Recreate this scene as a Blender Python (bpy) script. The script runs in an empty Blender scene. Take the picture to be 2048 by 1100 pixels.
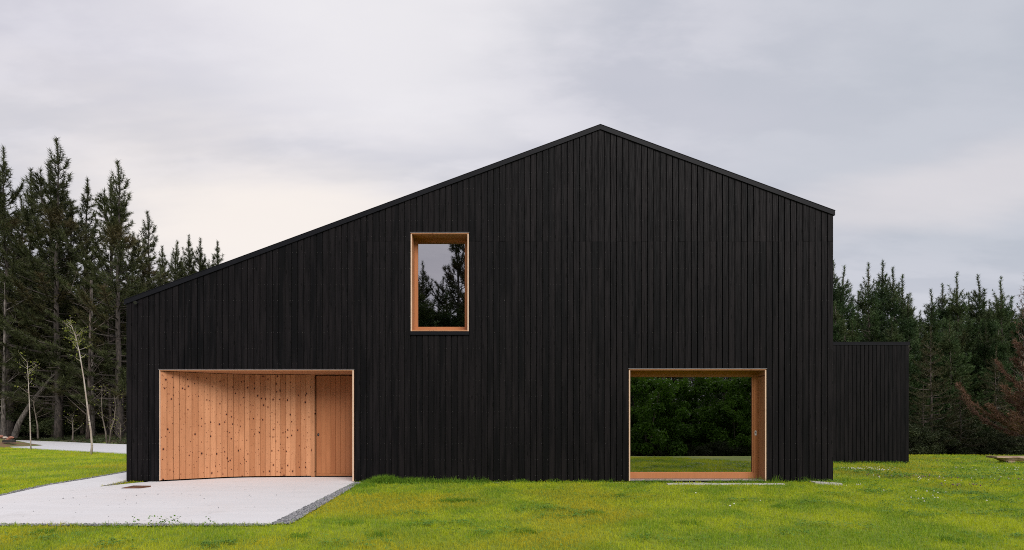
import bpy, math, random
import numpy as np
from mathutils import Vector, Matrix

random.seed(7)
R = math.radians
S = bpy.context.scene
col = S.collection

# ------------------------------------------------------------------ camera
CAM_H = 1.476
FPX = 1000.0            # focal length in photo pixels (photo is 2048 wide)
cd = bpy.data.cameras.new('camera')
cam = bpy.data.objects.new('camera', cd); col.objects.link(cam)
cam.location = (0, -12, CAM_H); cam.rotation_euler = (R(90), 0, 0)
cd.sensor_width = 36; cd.lens = FPX / 2048 * 36
cd.shift_y = (840 - 550) / 2048
cd.clip_start = .1; cd.clip_end = 2000
S.camera = cam

# ------------------------------------------------------------------ world
SUN_EL, SUN_AZ = 40, 152      # azimuth clockwise from +Y (north): behind the camera, to its right
w = bpy.data.worlds.new('World'); S.world = w; w.use_nodes = True
nt = w.node_tree; nt.nodes.clear()
def N(t, **k):
    n = nt.nodes.new(t)
    for a, b in k.items(): setattr(n, a, b)
    return n
L = lambda a, b: nt.links.new(a, b)
def M(op, a, b=None, c=None, clamp=False):
    n = N('ShaderNodeMath', operation=op, use_clamp=clamp)
    for i, v in enumerate((a, b, c)):
        if v is None: continue
        if isinstance(v, (int, float)): n.inputs[i].default_value = v
        else: L(v, n.inputs[i])
    return n.outputs[0]
def MIX(f, a, b, blend='MIX'):
    n = N('ShaderNodeMix', data_type='RGBA', blend_type=blend)
    for i, v in ((0, f), (6, a), (7, b)):
        if isinstance(v, (int, float)): n.inputs[i].default_value = v
        elif isinstance(v, tuple): n.inputs[i].default_value = (*v, 1)
        else: L(v, n.inputs[i])
    return n.outputs[2]
out = N('ShaderNodeOutputWorld'); bg = N('ShaderNodeBackground'); L(bg.outputs[0], out.inputs[0])
tc = N('ShaderNodeTexCoord'); sep = N('ShaderNodeSeparateXYZ'); L(tc.outputs['Generated'], sep.inputs[0])
dx, dy, dz = sep.outputs
zz = M('ADD', M('MAXIMUM', dz, 0.0), 0.22)
comb = N('ShaderNodeCombineXYZ')
L(M('DIVIDE', dx, zz), comb.inputs[0]); L(M('DIVIDE', dy, zz), comb.inputs[1]); 
def noise(vec, scale, detail=4, rough=.5, sc=(1, 1, 1), loc=(0, 0, 0)):
    m = N('ShaderNodeMapping'); m.inputs['Scale'].default_value = sc; m.inputs['Location'].default_value = loc
    L(vec, m.inputs[0]); n = N('ShaderNodeTexNoise'); n.inputs['Scale'].default_value = scale
    n.inputs['Detail'].default_value = detail; n.inputs['Roughness'].default_value = rough
    L(m.outputs[0], n.inputs[0]); return n.outputs[0]
def rng_(v, a, b, lo=0, hi=1, smooth=True):
    n = N('ShaderNodeMapRange'); n.interpolation_type = 'SMOOTHSTEP' if smooth else 'LINEAR'
    for i, x in ((1, a), (2, b), (3, lo), (4, hi)): n.inputs[i].default_value = x
    L(v, n.inputs[0]); return n.outputs[0]
n1 = noise(comb.outputs[0], .85, 4, .48, (1.0, 1.7, 1), (3.1, .4, 0))
n2 = noise(comb.outputs[0], 1.9, 5, .5, (.6, 1.5, 1), (1.3, 7.2, 0))
base = MIX(rng_(n1, .30, .68), (.57, .585, .66), (.71, .69, .765))
base = MIX(rng_(dx, -.35, -.75, 0, .35), base, (.58, .595, .66))
base = MIX(rng_(n2, .52, .78, 0, .5), base, (.82, .80, .84))
n3 = noise(comb.outputs[0], 1.25, 5, .55, (.55, 1.6, 1), (8.3, 2.2, 0))
base = MIX(rng_(n3, .48, .70, 0, .6), base, (.56, .575, .65))
n4 = noise(comb.outputs[0], 3.6, 6, .55, (.7, 1.5, 1), (2.3, 5.2, 0))
base = MIX(rng_(n4, .42, .62, 0, .5), base, (.83, .81, .87))
def blob(cx, cy, cz, a, b, sx=1.0, sz=1.0):      # a cloud opening round one direction of the sky
    v = Vector((cx, cy, cz)).normalized()
    ddx = M('MULTIPLY', M('SUBTRACT', dx, v.x), sx); ddz = M('MULTIPLY', M('SUBTRACT', dz, v.z), sz)
    ddy = M('SUBTRACT', dy, v.y)
    d = M('SQRT', M('ADD', M('ADD', M('MULTIPLY', ddx, ddx), M('MULTIPLY', ddz, ddz)), M('MULTIPLY', ddy, ddy)))
    d = M('ADD', d, M('MULTIPLY', M('SUBTRACT', n3, .5), .6))
    return rng_(d, a, b, 0, 1)
base = MIX(M('MULTIPLY', blob(1.0, 1, .66, .60, .12), .6), base, (.50, .545, .61))     # heavier grey cloud
base = MIX(M('MULTIPLY', blob(-.28, 1, .80, .42, .0), .75), base, (.93, .91, .93))
base = MIX(M('MULTIPLY', blob(-.48, 1, .40, .45, .06, .7, 2.6), .95), base, (1.0, .925, .865))
base = MIX(M('MULTIPLY', blob(.93, 1, .47, .22, .02, .7, 3.6), .55), base, (.84, .79, .80))
sky = N('ShaderNodeTexSky', sky_type='NISHITA', sun_disc=False)
sky.sun_elevation = R(SUN_EL); sky.sun_rotation = R(SUN_AZ)
skyb = N('ShaderNodeVectorMath', operation='SCALE'); L(sky.outputs[0], skyb.inputs[0]); skyb.inputs['Scale'].default_value = .08
fin = MIX(.95, skyb.outputs[0], base)
L(fin, bg.inputs[0])
bg.inputs[1].default_value = .515

sl = bpy.data.lights.new('sun', 'SUN'); sl.energy = 1.5; sl.angle = R(35); sl.color = (1, .955, .90)
so = bpy.data.objects.new('sun', sl); col.objects.link(so)
az, el = R(SUN_AZ), R(SUN_EL)
sd = Vector((math.sin(az) * math.cos(el), math.cos(az) * math.cos(el), math.sin(el)))
so.rotation_euler = sd.to_track_quat('Z', 'Y').to_euler(); so.location = (10, -20, 25)
S.view_settings.view_transform = 'Standard'; S.view_settings.look = 'None'
S.view_settings.gamma = 1; S.view_settings.use_curve_mapping = False
S.view_settings.exposure = .95
S.render.engine = 'CYCLES'
S.cycles.max_bounces = 6; S.cycles.diffuse_bounces = 3; S.cycles.transparent_max_bounces = 8
S.cycles.filter_width = 1.0; S.cycles.use_denoising = False
S.cycles.caustics_reflective = False; S.cycles.caustics_refractive = False

# ------------------------------------------------------------------ helpers
def px(x, y, d):                     # photo pixel at a depth -> world point
    return Vector(((x - 1024) / FPX * d, d - 12, CAM_H + (840 - y) / FPX * d))
def gp(x, y):                        # photo pixel lying on the flat ground -> (X, Y)
    d = CAM_H * FPX / (y - 840); return ((x - 1024) / FPX * d, d - 12)
U = .012                              # metres per photo pixel on the facade
fx = lambda x: (x - 1024) * U
fz = lambda y: CAM_H + (840 - y) * U

def link(o, parent=None):
    col.objects.link(o)
    if parent is not None: o.parent = parent
    return o
def tag(o, label=None, cat=None, group=None, kind=None):
    if label: o['label'] = label
    if cat: o['category'] = cat
    if group: o['group'] = group
    if kind: o['kind'] = kind
    return o
def empty(name, loc=(0, 0, 0), **k):
    o = link(bpy.data.objects.new(name, None)); o.location = loc; o.empty_display_size = .3
    return tag(o, **k)
def mk(name, v, f, mat=None, parent=None, smooth=False, loc=None, rotz=None):
    me = bpy.data.meshes.new(name); me.from_pydata([tuple(a) for a in v], [], f)
    if mat: me.materials.append(mat)
    if smooth:
        me.polygons.foreach_set('use_smooth', [True] * len(me.polygons))
    me.update()
    o = link(bpy.data.objects.new(name, me), parent)
    if loc is not None: o.location = loc
    if rotz is not None: o.rotation_euler.z = rotz
    return o
def mesh_np(name, V, F, mats, smooth=False, midx=None):
    """V (n,3); F (m,k) all faces with k corners"""
    me = bpy.data.meshes.new(name); V = np.asarray(V, np.float32); F = np.asarray(F, np.int32)
    m, k = F.shape
    me.vertices.add(len(V)); me.vertices.foreach_set('co', V.ravel())
    me.loops.add(m * k); me.loops.foreach_set('vertex_index', F.ravel())
    me.polygons.add(m); me.polygons.foreach_set('loop_start', np.arange(0, m * k, k, dtype=np.int32))
    me.polygons.foreach_set('loop_total', np.full(m, k, np.int32))
    me.polygons.foreach_set('use_smooth', np.full(m, smooth))
    for mt in (mats if isinstance(mats, list) else [mats]): me.materials.append(mt)
    if midx is not None: me.polygons.foreach_set('material_index', midx)
    me.update(calc_edges=True); return me
class MB:                             # collects simple solids into one mesh
    def __init__(s): s.v = []; s.f = []
    def add(s, v, f):
        n = len(s.v); s.v += [tuple(a) for a in v]; s.f += [tuple(i + n for i in q) for q in f]; return s
    def box(s, x0, x1, y0, y1, z0, z1):
        return s.hexa([(x0, y0, z0), (x1, y0, z0), (x1, y1, z0), (x0, y1, z0), (x0, y0, z1), (x1, y0, z1), (x1, y1, z1), (x0, y1, z1)])
    def hexa(s, v):
        return s.add(v, [(3, 2, 1, 0), (4, 5, 6, 7), (0, 1, 5, 4), (1, 2, 6, 5), (2, 3, 7, 6), (3, 0, 4, 7)])
    def prism(s, pts, z0, z1):        # pts counter-clockwise (x, y)
        n = len(pts); v = [(x, y, z0) for x, y in pts] + [(x, y, z1) for x, y in pts]
        f = [tuple(range(n - 1, -1, -1)), tuple(range(n, 2 * n))] + [(i, (i + 1) % n, n + (i + 1) % n, n + i) for i in range(n)]
        return s.add(v, f)
    def tube(s, pts, rad, k=6, cap=True):
        n0 = len(s.v); P = [Vector(p) for p in pts]
        for i, p in enumerate(P):
            t = (P[min(i + 1, len(P) - 1)] - P[max(i - 1, 0)]).normalized()
            a = t.orthogonal().normalized() if abs(t.z) < .95 else Vector((1, 0, 0)); a = (a - t * a.dot(t)).normalized(); b = t.cross(a)
            for j in range(k):
                q = 2 * math.pi * j / k; s.v.append(tuple(p + (a * math.cos(q) + b * math.sin(q)) * rad[i]))
        for i in range(len(P) - 1):
            for j in range(k):
                a = n0 + i * k + j; b = n0 + i * k + (j + 1) % k; s.f.append((a, b, b + k, a + k))
        if cap:
            s.f.append(tuple(n0 + j for j in range(k - 1, -1, -1))); s.f.append(tuple(n0 + (len(P) - 1) * k + j for j in range(k)))
        return s
    def build(s, name, mat, parent=None, smooth=False): return mk(name, s.v, s.f, mat, parent, smooth)

# ------------------------------------------------------------------ materials
def material(name, rough=.6):
    global nt
    m = bpy.data.materials.new(name); m.use_nodes = True; nt = m.node_tree
    b = nt.nodes['Principled BSDF']; b.inputs['Roughness'].default_value = rough
    return m, b
def tex(kind='Object'):
    return N('ShaderNodeTexCoord').outputs[kind]
def objrand(): return N('ShaderNodeObjectInfo').outputs['Random']
def shifted(vec):
    r = objrand(); c = N('ShaderNodeCombineXYZ'); L(M('MULTIPLY', r, 137.3), c.inputs[0]); L(M('MULTIPLY', r, 57.1), c.inputs[1]); L(M('MULTIPLY', r, 91.7), c.inputs[2])
    a = N('ShaderNodeVectorMath', operation='ADD'); L(vec, a.inputs[0]); L(c.outputs[0], a.inputs[1]); return a.outputs[0]
def bump(b, h, strength=.3, dist=.01):
    n = N('ShaderNodeBump'); n.inputs['Strength'].default_value = strength; n.inputs['Distance'].default_value = dist
    L(h, n.inputs['Height']); L(n.outputs[0], b.inputs['Normal'])
def knots(vec, sx, sz, rmax, keep):
    m = N('ShaderNodeMapping'); m.inputs['Scale'].default_value = (sx, 1, sz); L(vec, m.inputs[0])
    v = N('ShaderNodeTexVoronoi', voronoi_dimensions='3D'); v.inputs['Scale'].default_value = 1
    s = N('ShaderNodeSeparateXYZ'); L(m.outputs[0], s.inputs[0]); c = N('ShaderNodeCombineXYZ'); L(s.outputs[0], c.inputs[0]); L(s.outputs[2], c.inputs[1])
    v.voronoi_dimensions = '2D'; L(c.outputs[0], v.inputs['Vector'])
    cs = N('ShaderNodeSeparateColor'); L(v.outputs['Color'], cs.inputs[0])
    r = M('MULTIPLY', M('MULTIPLY', M('GREATER_THAN', cs.outputs[0], 1 - keep), M('ADD', M('MULTIPLY', M('POWER', cs.outputs[1], 2), .75), .25)), rmax)
    d = M('SUBTRACT', r, v.outputs['Distance'])
    return rng_(d, -.02, .03, 0, 1)

def black_wood():
    m, b = material('charred black timber', .55)
    o = tex(); v = shifted(o); r = objrand()
    g = noise(v, 1, 5, .6, (70, 30, 2.2)); g2 = noise(v, 1, 3, .5, (9, 9, .8)); st = noise(v, 1, 6, .75, (38, 5, 1.6), (5, 3, 1))
    c = MIX(r, (.0026, .0027, .0034), (.0108, .0088, .0100))
    c = MIX(rng_(g, .35, .7), c, (.0022, .0022, .0026), 'MIX') ; 
    c2 = MIX(rng_(g2, .40, .70, 0, .7), c, (.0135, .0112, .0122))
    k = knots(v, 10, 2.6, .17, .45)
    c3 = MIX(M('MULTIPLY', k, .85), c2, (.0015, .0015, .0015))
    mask = M('MULTIPLY', rng_(st, .68, .76), rng_(noise(v, 1.1, 2), .53, .66))
    c4 = MIX(M('MULTIPLY', mask, .6), c3, (.16, .14, .135))
    L(c4, b.inputs['Base Color']); L(rng_(g, .3, .7, .48, .72), b.inputs['Roughness'])
    b.inputs['Specular IOR Level'].default_value = .10
    bump(b, M('ADD', g, M('MULTIPLY', k, .8)), .35, .004); return m
def orange_wood(name, knot, c_lo, c_hi, sx=7.0, sz=4.2):
    m, b = material(name, .6)
    o = tex(); v = shifted(o); r = objrand()
    wv = N('ShaderNodeTexWave', wave_type='BANDS', bands_direction='X'); wv.inputs['Scale'].default_value = 1; wv.inputs['Distortion'].default_value = 6; wv.inputs['Detail'].default_value = 3; wv.inputs['Detail Scale'].default_value = .8
    mp = N('ShaderNodeMapping'); mp.inputs['Scale'].default_value = (16, 16, .7); L(v, mp.inputs[0]); L(mp.outputs[0], wv.inputs[0])
    g = noise(v, 1, 5, .6, (90, 90, 2.5))
    c = MIX(r, c_lo, c_hi)
    c = MIX(rng_(wv.outputs[1], .35, 1, 0, .42), c, tuple(a * f for a, f in zip(c_lo, (.72, .58, .45))))
    c = MIX(rng_(g, .4, .75, 0, .35), c, tuple(a * .6 for a in c_lo))
    c = MIX(rng_(noise(v, 1.2, 3, .5, (1, 1, .7)), .45, .75, 0, .35), c, tuple(min(1, a * 1.15) for a in c_hi))
    if knot:
        k = knots(v, sx, sz, .150, knot); halo = knots(v, sx, sz, .27, knot)
        c = MIX(M('MULTIPLY', halo, .38), c, (.34, .10, .035)); c = MIX(M('MULTIPLY', k, .97), c, (.030, .008, .005))
        k2 = knots(v, sx * 2.1, sz * 2.1, .15, .42); c = MIX(M('MULTIPLY', k2, .75), c, (.10, .03, .015))
    L(c, b.inputs['Base Color']); b.inputs['Specular IOR Level'].default_value = .3
    bump(b, g, .25, .002); return m
def plain(name, c, rough=.6, metal=0, var=.12, scale=6, bmp=.0):
    m, b = material(name, rough); o = tex(); n = noise(o, scale, 5, .6)
    L(MIX(rng_(n, .3, .7), tuple(a * (1 - var) for a in c), tuple(min(1, a * (1 + var)) for a in c)), b.inputs['Base Color'])
    b.inputs['Metallic'].default_value = metal
    if bmp: bump(b, n, bmp, .01)
    return m
def concrete(name, c):
    m, b = material(name, .75); o = tex()
    n = noise(o, 1, 6, .62, (.7, 3.6, 1)); n2 = noise(o, 1, 5, .6, (6, 60, 6)); n3 = noise(o, .5, 3); n4 = noise(o, 160, 2)
    cc = MIX(rng_(n, .3, .72), tuple(a * .94 for a in c), c)
    cc = MIX(rng_(n2, .5, .75, 0, .06), cc, tuple(a * .75 for a in c))
    cc = MIX(rng_(n3, .45, .7, 0, .3), cc, (c[0] * .93, c[1] * .87, c[2] * .82))
    cc = MIX(rng_(n4, .68, .75, 0, .35), cc, tuple(a * .5 for a in c))
    st = noise(o, .9, 6, .7, (1, 1, 1), (3, 8, 0)); cc = MIX(rng_(st, .56, .70, 0, .30), cc, (c[0] * .62, c[1] * .60, c[2] * .57)); nsp = noise(o, 7, 2, .5); cc = MIX(M('MULTIPLY', rng_(nsp, .68, .72), .35), cc, tuple(a * .45 for a in c))
    L(cc, b.inputs['Base Color']); bump(b, n2, .25, .004); return m
def glass_mat():
    m, b = material('coated window glass'); nt.nodes.remove(b); o = nt.nodes['Material Output']
    g = N('ShaderNodeBsdfGlossy'); g.inputs['Roughness'].default_value = 0; g.inputs['Color'].default_value = (.83, .82, .84, 1)
    t = N('ShaderNodeBsdfTransparent'); t.inputs['Color'].default_value = (.16, .17, .14, 1)
    f = N('ShaderNodeFresnel'); f.inputs['IOR'].default_value = 1.5
    mx = N('ShaderNodeMixShader'); L(M('ADD', M('MULTIPLY', f.outputs[0], .5), .53, clamp=True), mx.inputs[0]); L(t.outputs[0], mx.inputs[1]); L(g.outputs[0], mx.inputs[2])
    L(mx.outputs[0], o.inputs[0]); return m
def leafy(name, cols, scale=1.2, rough=.6, trans=.0, isl=.5, spec=.25):
    m, b = material(name, rough); o = tex()
    geo = N('ShaderNodeNewGeometry'); ri = geo.outputs['Random Per Island']
    n = noise(o, scale, 3, .6); r = objrand()
    c = MIX(rng_(n, .40, .60), cols[0], cols[1]); c = MIX(rng_(noise(o, scale * 16, 3, .6), .5, .72, 0, .55), c, tuple(a * .55 for a in cols[0])); c = MIX(M('MULTIPLY', ri, isl), c, cols[2])
    if len(cols) > 3: c = MIX(rng_(noise(o, scale * .4, 2, .5, (1, 1, 1), (9, 4, 2)), .5, .7, 0, .8), c, cols[3])
    hs = N('ShaderNodeHueSaturation'); L(M('ADD', M('MULTIPLY', r, .35), .82), hs.inputs['Value']); L(c, hs.inputs['Color']); c = hs.outputs[0]
    L(c, b.inputs['Base Color']); b.inputs['Specular IOR Level'].default_value = spec
    if trans:
        tr = N('ShaderNodeBsdfTranslucent'); L(c, tr.inputs['Color']); mx = N('ShaderNodeMixShader'); mx.inputs[0].default_value = trans
        L(b.outputs[0], mx.inputs[1]); L(tr.outputs[0], mx.inputs[2]); L(mx.outputs[0], nt.nodes['Material Output'].inputs[0])
    return m
def bark(name, c1, c2, sc=(14, 14, 3)):
    m, b = material(name, .85); o = tex(); n = noise(o, 1, 5, .65, sc)
    L(MIX(rng_(n, .38, .64), c1, c2), b.inputs['Base Color']); bump(b, n, .6, .03); return m
def birch_bark():
    m, b = material('white birch bark', .7); o = tex(); n = noise(o, 1, 4, .6, (6, 6, 26)); n2 = noise(o, 1, 3, .5, (4, 4, 1.5))
    c = MIX(rng_(n2, .4, .65), (.34, .27, .23), (.48, .43, .38)); L(MIX(rng_(n, .60, .66), c, (.05, .04, .035)), b.inputs['Base Color']); return m

MB_black = black_wood()
M_back = plain('black breather membrane', (.003, .003, .003), .9)
M_knotty = orange_wood('knotty orange pine', .86, (.42, .172, .074), (.64, .31, .155), 8.0, 5.4)
M_knotty.name = 'knotty orange pine'
M_clear = orange_wood('clear red pine door boards', 0, (.34, .125, .048), (.43, .175, .072))
M_frame = orange_wood('pale larch reveal boards', .35, (.44, .20, .092), (.52, .25, .125), 9, 3)
M_sash = orange_wood('oiled timber sash', 0, (.50, .20, .08), (.52, .215, .09))
M_edge = plain('pale sawn board edge', (.70, .49, .35), .7, 0, .08, 20)
M_metal = plain('anthracite folded metal', (.0085, .0088, .0115), .5, 0, .1, 3)
M_metal.node_tree.nodes['Principled BSDF'].inputs['Specular IOR Level'].default_value = .12
M_zinc = plain('bare zinc drip edge', (.32, .31, .32), .4, .6, .1, 8)
M_steel = plain('brushed steel', (.72, .71, .69), .4, .1, .05, 8)
M_dark = plain('black hardware', (.012, .012, .013), .4)
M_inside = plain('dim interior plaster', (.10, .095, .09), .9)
M_glass = glass_mat()
M_conc = concrete('pale brushed concrete', (.70, .69, .705))
M_road = concrete('pale road concrete', (.60, .595, .61))
M_foot = concrete('rough footing concrete', (.50, .48, .46))
M_stone = leafy('blue grey gravel', [(.07, .075, .085), (.16, .165, .18), (.42, .41, .42)], 30, .8, 0, .8)
M_rust = plain('rusty steel plate', (.13, .055, .03), .8, .2, .5, 12, .3)
M_needle = leafy('dark green pine needles', [(.026, .036, .012), (.052, .066, .022), (.095, .100, .038), (.090, .066, .028)], .55, .55, .12, .55)
M_needleR = leafy('blue green young pine needles', [(.028, .068, .022), (.066, .122, .038), (.115, .165, .058), (.080, .080, .028)], .7, .55, .15, .5)
M_brown = leafy('dead rust brown needles', [(.13, .066, .042), (.19, .105, .068), (.27, .17, .12)], 1.2, .8, .1, .5)
M_oliven = leafy('olive brown lower needles', [(.040, .046, .017), (.068, .062, .025), (.105, .092, .038)], .8, .7, .1, .5)
M_broad = leafy('fresh broad leaves', [(.040, .10, .010), (.080, .175, .014), (.13, .25, .025)], .6, .5, .35, .5)
M_shrub = leafy('dull undergrowth leaves', [(.022, .036, .013), (.042, .058, .019), (.066, .072, .028)], .9, .6, .2, .5)
M_yleaf = leafy('yellow green young leaves', [(.17, .21, .03), (.23, .26, .04), (.30, .30, .06)], 3, .5, .35, .5)
M_trunk = bark('grey brown pine bark', (.045, .034, .028), (.16, .125, .105))
M_trunkP = bark('pale lichened bark', (.06, .05, .042), (.19, .165, .145))
M_trunkD = bark('shaded dark pine bark', (.020, .016, .013), (.070, .055, .046))  # darker bark tone for the tall pines
M_twig = bark('dry grey twigs', (.07, .055, .042), (.17, .14, .11))
M_birch = birch_bark()
M_grass = leafy('lawn grass blades', [(.17, .33, .010), (.44, .53, .012), (.64, .66, .09), (.55, .46, .035)], .8, .6, .45, .55, .07)
M_tall = leafy('tall dark grass blades', [(.09, .20, .018), (.14, .27, .024), (.24, .36, .04)], 2, .5, .3, .5, .1)
M_clover = leafy('clover leaves', [(.09, .22, .025), (.14, .29, .035), (.26, .40, .11)], 3, .5, .2, .5, .12)
M_white = leafy('white clover heads', [(.7, .7, .6), (.8, .8, .7), (.6, .62, .45)], 5, .8)
M_purple = leafy('purple clover heads', [(.20, .09, .17), (.28, .14, .24), (.14, .08, .10)], 5, .8)
M_timber = bark('weathered hewn timber', (.20, .12, .075), (.50, .37, .26), (2, 30, 30))
M_rock = plain('reddish broken stone', (.36, .16, .11), .9, 0, .4, 5, .5)
M_rock2 = plain('pale broken stone', (.42, .36, .30), .9, 0, .3, 5, .5)

# ------------------------------------------------------------------ terrain
def sstep(a, b, x):
    t = np.clip((x - a) / (b - a), 0, 1); return t * t * (3 - 2 * t)
def road_s(X, Y): return (X + 17) * .447 + (Y + 12 - 22) * .894
def ground_z(X, Y):
    X = np.asarray(X, float); Y = np.asarray(Y, float)
    z = np.full(np.broadcast(X, Y).shape, -.022)
    z = z - 1.45 * sstep(-7.6, -18, Y)                               # the lawn falls away behind the camera
    left = 1 - sstep(-9, -4, X)
    z = z + left * sstep(4.9, 9.5, road_s(X, Y)) * .5 + left * np.clip(Y - 32, 0, 60) * .02
    z = z - (1 - left) * .75 * sstep(8.6, 15, Y)
    lump = .012 * np.sin(X * 1.7 + 1.3 * np.sin(Y * 1.1)) * np.cos(Y * 1.9 + X * .6)
    far = sstep(4.9, 6, road_s(X, Y)) * left
    return z + lump * (sstep(-5.3, -4.4, Y) * (1 - sstep(-.1, .1, np.abs(Y) * 0)) * 0 + 1) * .7 + far * .05 * np.sin(X * 2.1) * np.sin(Y * 1.7)
gx = np.unique(np.concatenate([np.linspace(-160, -45, 24), np.linspace(-45, 30, 260), np.linspace(30, 160, 26)]))
gy = np.unique(np.concatenate([np.linspace(-120, -24, 20), np.linspace(-24, 34, 200), np.linspace(34, 220, 30)]))
GX, GY = np.meshgrid(gx, gy); GZ = ground_z(GX, GY)
V = np.stack([GX.ravel(), GY.ravel(), GZ.ravel()], 1); nx = len(gx)
i, j = np.meshgrid(np.arange(nx - 1), np.arange(len(gy) - 1)); a = (j * nx + i).ravel()
me = mesh_np('ground', V, np.stack([a, a + 1, a + nx + 1, a + nx], 1), [], True)
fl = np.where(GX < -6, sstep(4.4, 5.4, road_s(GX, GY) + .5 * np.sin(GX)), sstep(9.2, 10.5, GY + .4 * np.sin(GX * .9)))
fl = np.maximum(fl, .6 * sstep(-10.5, -13, GY) + .4 * sstep(-17.5, -19.5, GY))  # lawn behind the camera darkened: tree shade painted into its colour
at = me.attributes.new('forest', 'FLOAT', 'POINT'); at.data.foreach_set('value', fl.ravel().astype(np.float32))  # carries both the forest floor and the painted tree shade
gm, b = material('lawn soil and forest floor', .95); o = tex()
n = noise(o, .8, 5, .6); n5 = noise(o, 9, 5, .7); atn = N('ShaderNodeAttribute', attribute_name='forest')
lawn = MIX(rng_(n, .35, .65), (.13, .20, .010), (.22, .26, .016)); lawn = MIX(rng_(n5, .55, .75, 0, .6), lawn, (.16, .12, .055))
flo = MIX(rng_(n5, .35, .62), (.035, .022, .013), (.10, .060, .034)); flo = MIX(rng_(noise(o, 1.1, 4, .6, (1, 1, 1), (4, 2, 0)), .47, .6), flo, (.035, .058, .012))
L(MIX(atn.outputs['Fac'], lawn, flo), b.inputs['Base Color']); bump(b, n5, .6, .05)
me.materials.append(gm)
tag(link(bpy.data.objects.new('ground', me)), label='green lawn running into brown forest floor, with tree shade painted in', kind='structure')

# concrete forecourt and path
A = [gp(540, 1048), gp(708, 965)]
left_edge = [gp(-420, 1010), gp(-160, 1001), gp(0, 992), gp(52, 980.5), gp(104.5, 969), gp(168, 959), gp(252, 944.5)]
slab_front_y = A[0][1]
lx = left_edge[0]
slab = [(lx[0], slab_front_y), A[0], A[1], (-3.76, .0)]
house_line = [(-3.76, 1.2), (-8.70, 1.2), (-8.70, -.10), (-8.84, -.22), (-9.14, -.92), (-9.36, .1), (-9.62, 3.0), (-9.9, 7.2)]
back = [(-14.2, 9.2), (-12.4, 5.6)]
poly = slab + house_line + back + left_edge[::-1]
def in_poly(P, X, Y):
    c = np.zeros(np.shape(X), bool); n = len(P)
    for i in range(n):
        x0, y0 = P[i]; x1, y1 = P[(i + 1) % n]
        if y0 == y1: continue
        m_ = ((y0 > Y) != (y1 > Y)) & (X < (x1 - x0) * (Y - y0) / (y1 - y0) + x0); c ^= m_
    return c
sb = MB().prism(poly, -.16, .0)
tag(sb.build('forecourt', M_conc), label='pale concrete forecourt and path', kind='structure')
# road beyond the lawn
dr = Vector((-.894, .447)); nr = Vector((.447, .894)); p0 = Vector((-17, 10))
rv, rf = [], []
K = 40
for k in range(K + 1):
    t = -5.5 + k * 2.2
    bend = max(0, t - 40) * .0
    for s in (0, 4.3):
        q = p0 + dr * t + nr * (s + .02 * max(0, t - 14) ** 1.3 * .3); rv.append((q.x, q.y, float(ground_z(q.x, q.y)) + .045))
for k in range(K): a = 2 * k; rf.append((a, a + 1, a + 3, a + 2))
n_ = len(rv); rv += [(x, y, z - .2) for x, y, z in rv]
for k in range(K): a = 2 * k; rf += [(a + n_, a, a + 2, a + 2 + n_), (a + 1, a + 1 + n_, a + 3 + n_, a + 3)]
tag(mk('road', rv, rf, M_road), label='pale concrete lane crossing behind the lawn', kind='structure')
# earth mound
mv, mf = [], []; c0 = Vector((-30.2, 16.0)); nr_, na_ = 14, 36
for a_ in range(na_):
    for r_ in range(nr_ + 1):
        q = r_ / nr_; th = 2 * math.pi * a_ / na_; x = c0.x + math.cos(th) * 4.6 * q; y = c0.y + math.sin(th) * 2.2 * q
        h_ = .66 * (1 - float(sstep(0, 1, np.array(q)))) + .05 * math.sin(x * 4) * math.cos(y * 5) * (1 - q)
        mv.append((x, y, h_ - .06))
for a_ in range(na_):
    for r_ in range(nr_):
        i0 = a_ * (nr_ + 1) + r_; i1 = ((a_ + 1) % na_) * (nr_ + 1) + r_; mf.append((i0, i0 + 1, i1 + 1, i1))
mm, b = material('earth and weeds', .95); o = tex(); n = noise(o, 1.6, 5, .7)
L(MIX(rng_(n, .42, .6), (.16, .09, .05), (.10, .14, .025)), b.inputs['Base Color']); bump(b, n, .8, .06)
tag(mk('earth_mound', mv, mf, mm, smooth=True), label='low mound of bare reddish earth and weeds', kind='structure')

# ------------------------------------------------------------------ house
house = empty('timber_house', (0, 0, 0), label='large black vertical boarded house with asymmetric gable and orange timber openings', cat='house')
ZP = fz(252); XP = fx(1200); XL, XR = fx(253.5), fx(1665.5)
ZL, ZR = fz(600.5), fz(423)
def roof_z(x): return ZL + (ZP - ZL) * (x - XL) / (XP - XL) if x < XP else ZP + (ZR - ZP) * (x - XP) / (XR - XP)
ROOFT = .112
HD = 9.0
def plank_mesh(w_, z1l, z1r, t=.024, ch=.004, z0=0.0, skew=0):
    """board standing on z0, centred on x=0, front at y=-t"""
    h = w_ / 2
    prof = [(-h, 0), (-h, -t + ch), (-h + ch, -t), (h - ch, -t), (h, -t + ch), (h, 0)]
    zt = lambda x: z1l + (z1r - z1l) * (x + h) / w_
    v = [(x, y, z0) for x, y in prof] + [(x, y, zt(x)) for x, y in prof]
    n = 6
    f = [(i, i + 1, n + i + 1, n + i) for i in range(n - 1)] + [tuple(range(n - 1, -1, -1)), tuple(range(n, 2 * n))]
    return v, f
GAP = .0170
rr = random.Random(3)
nails = MB()
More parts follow.
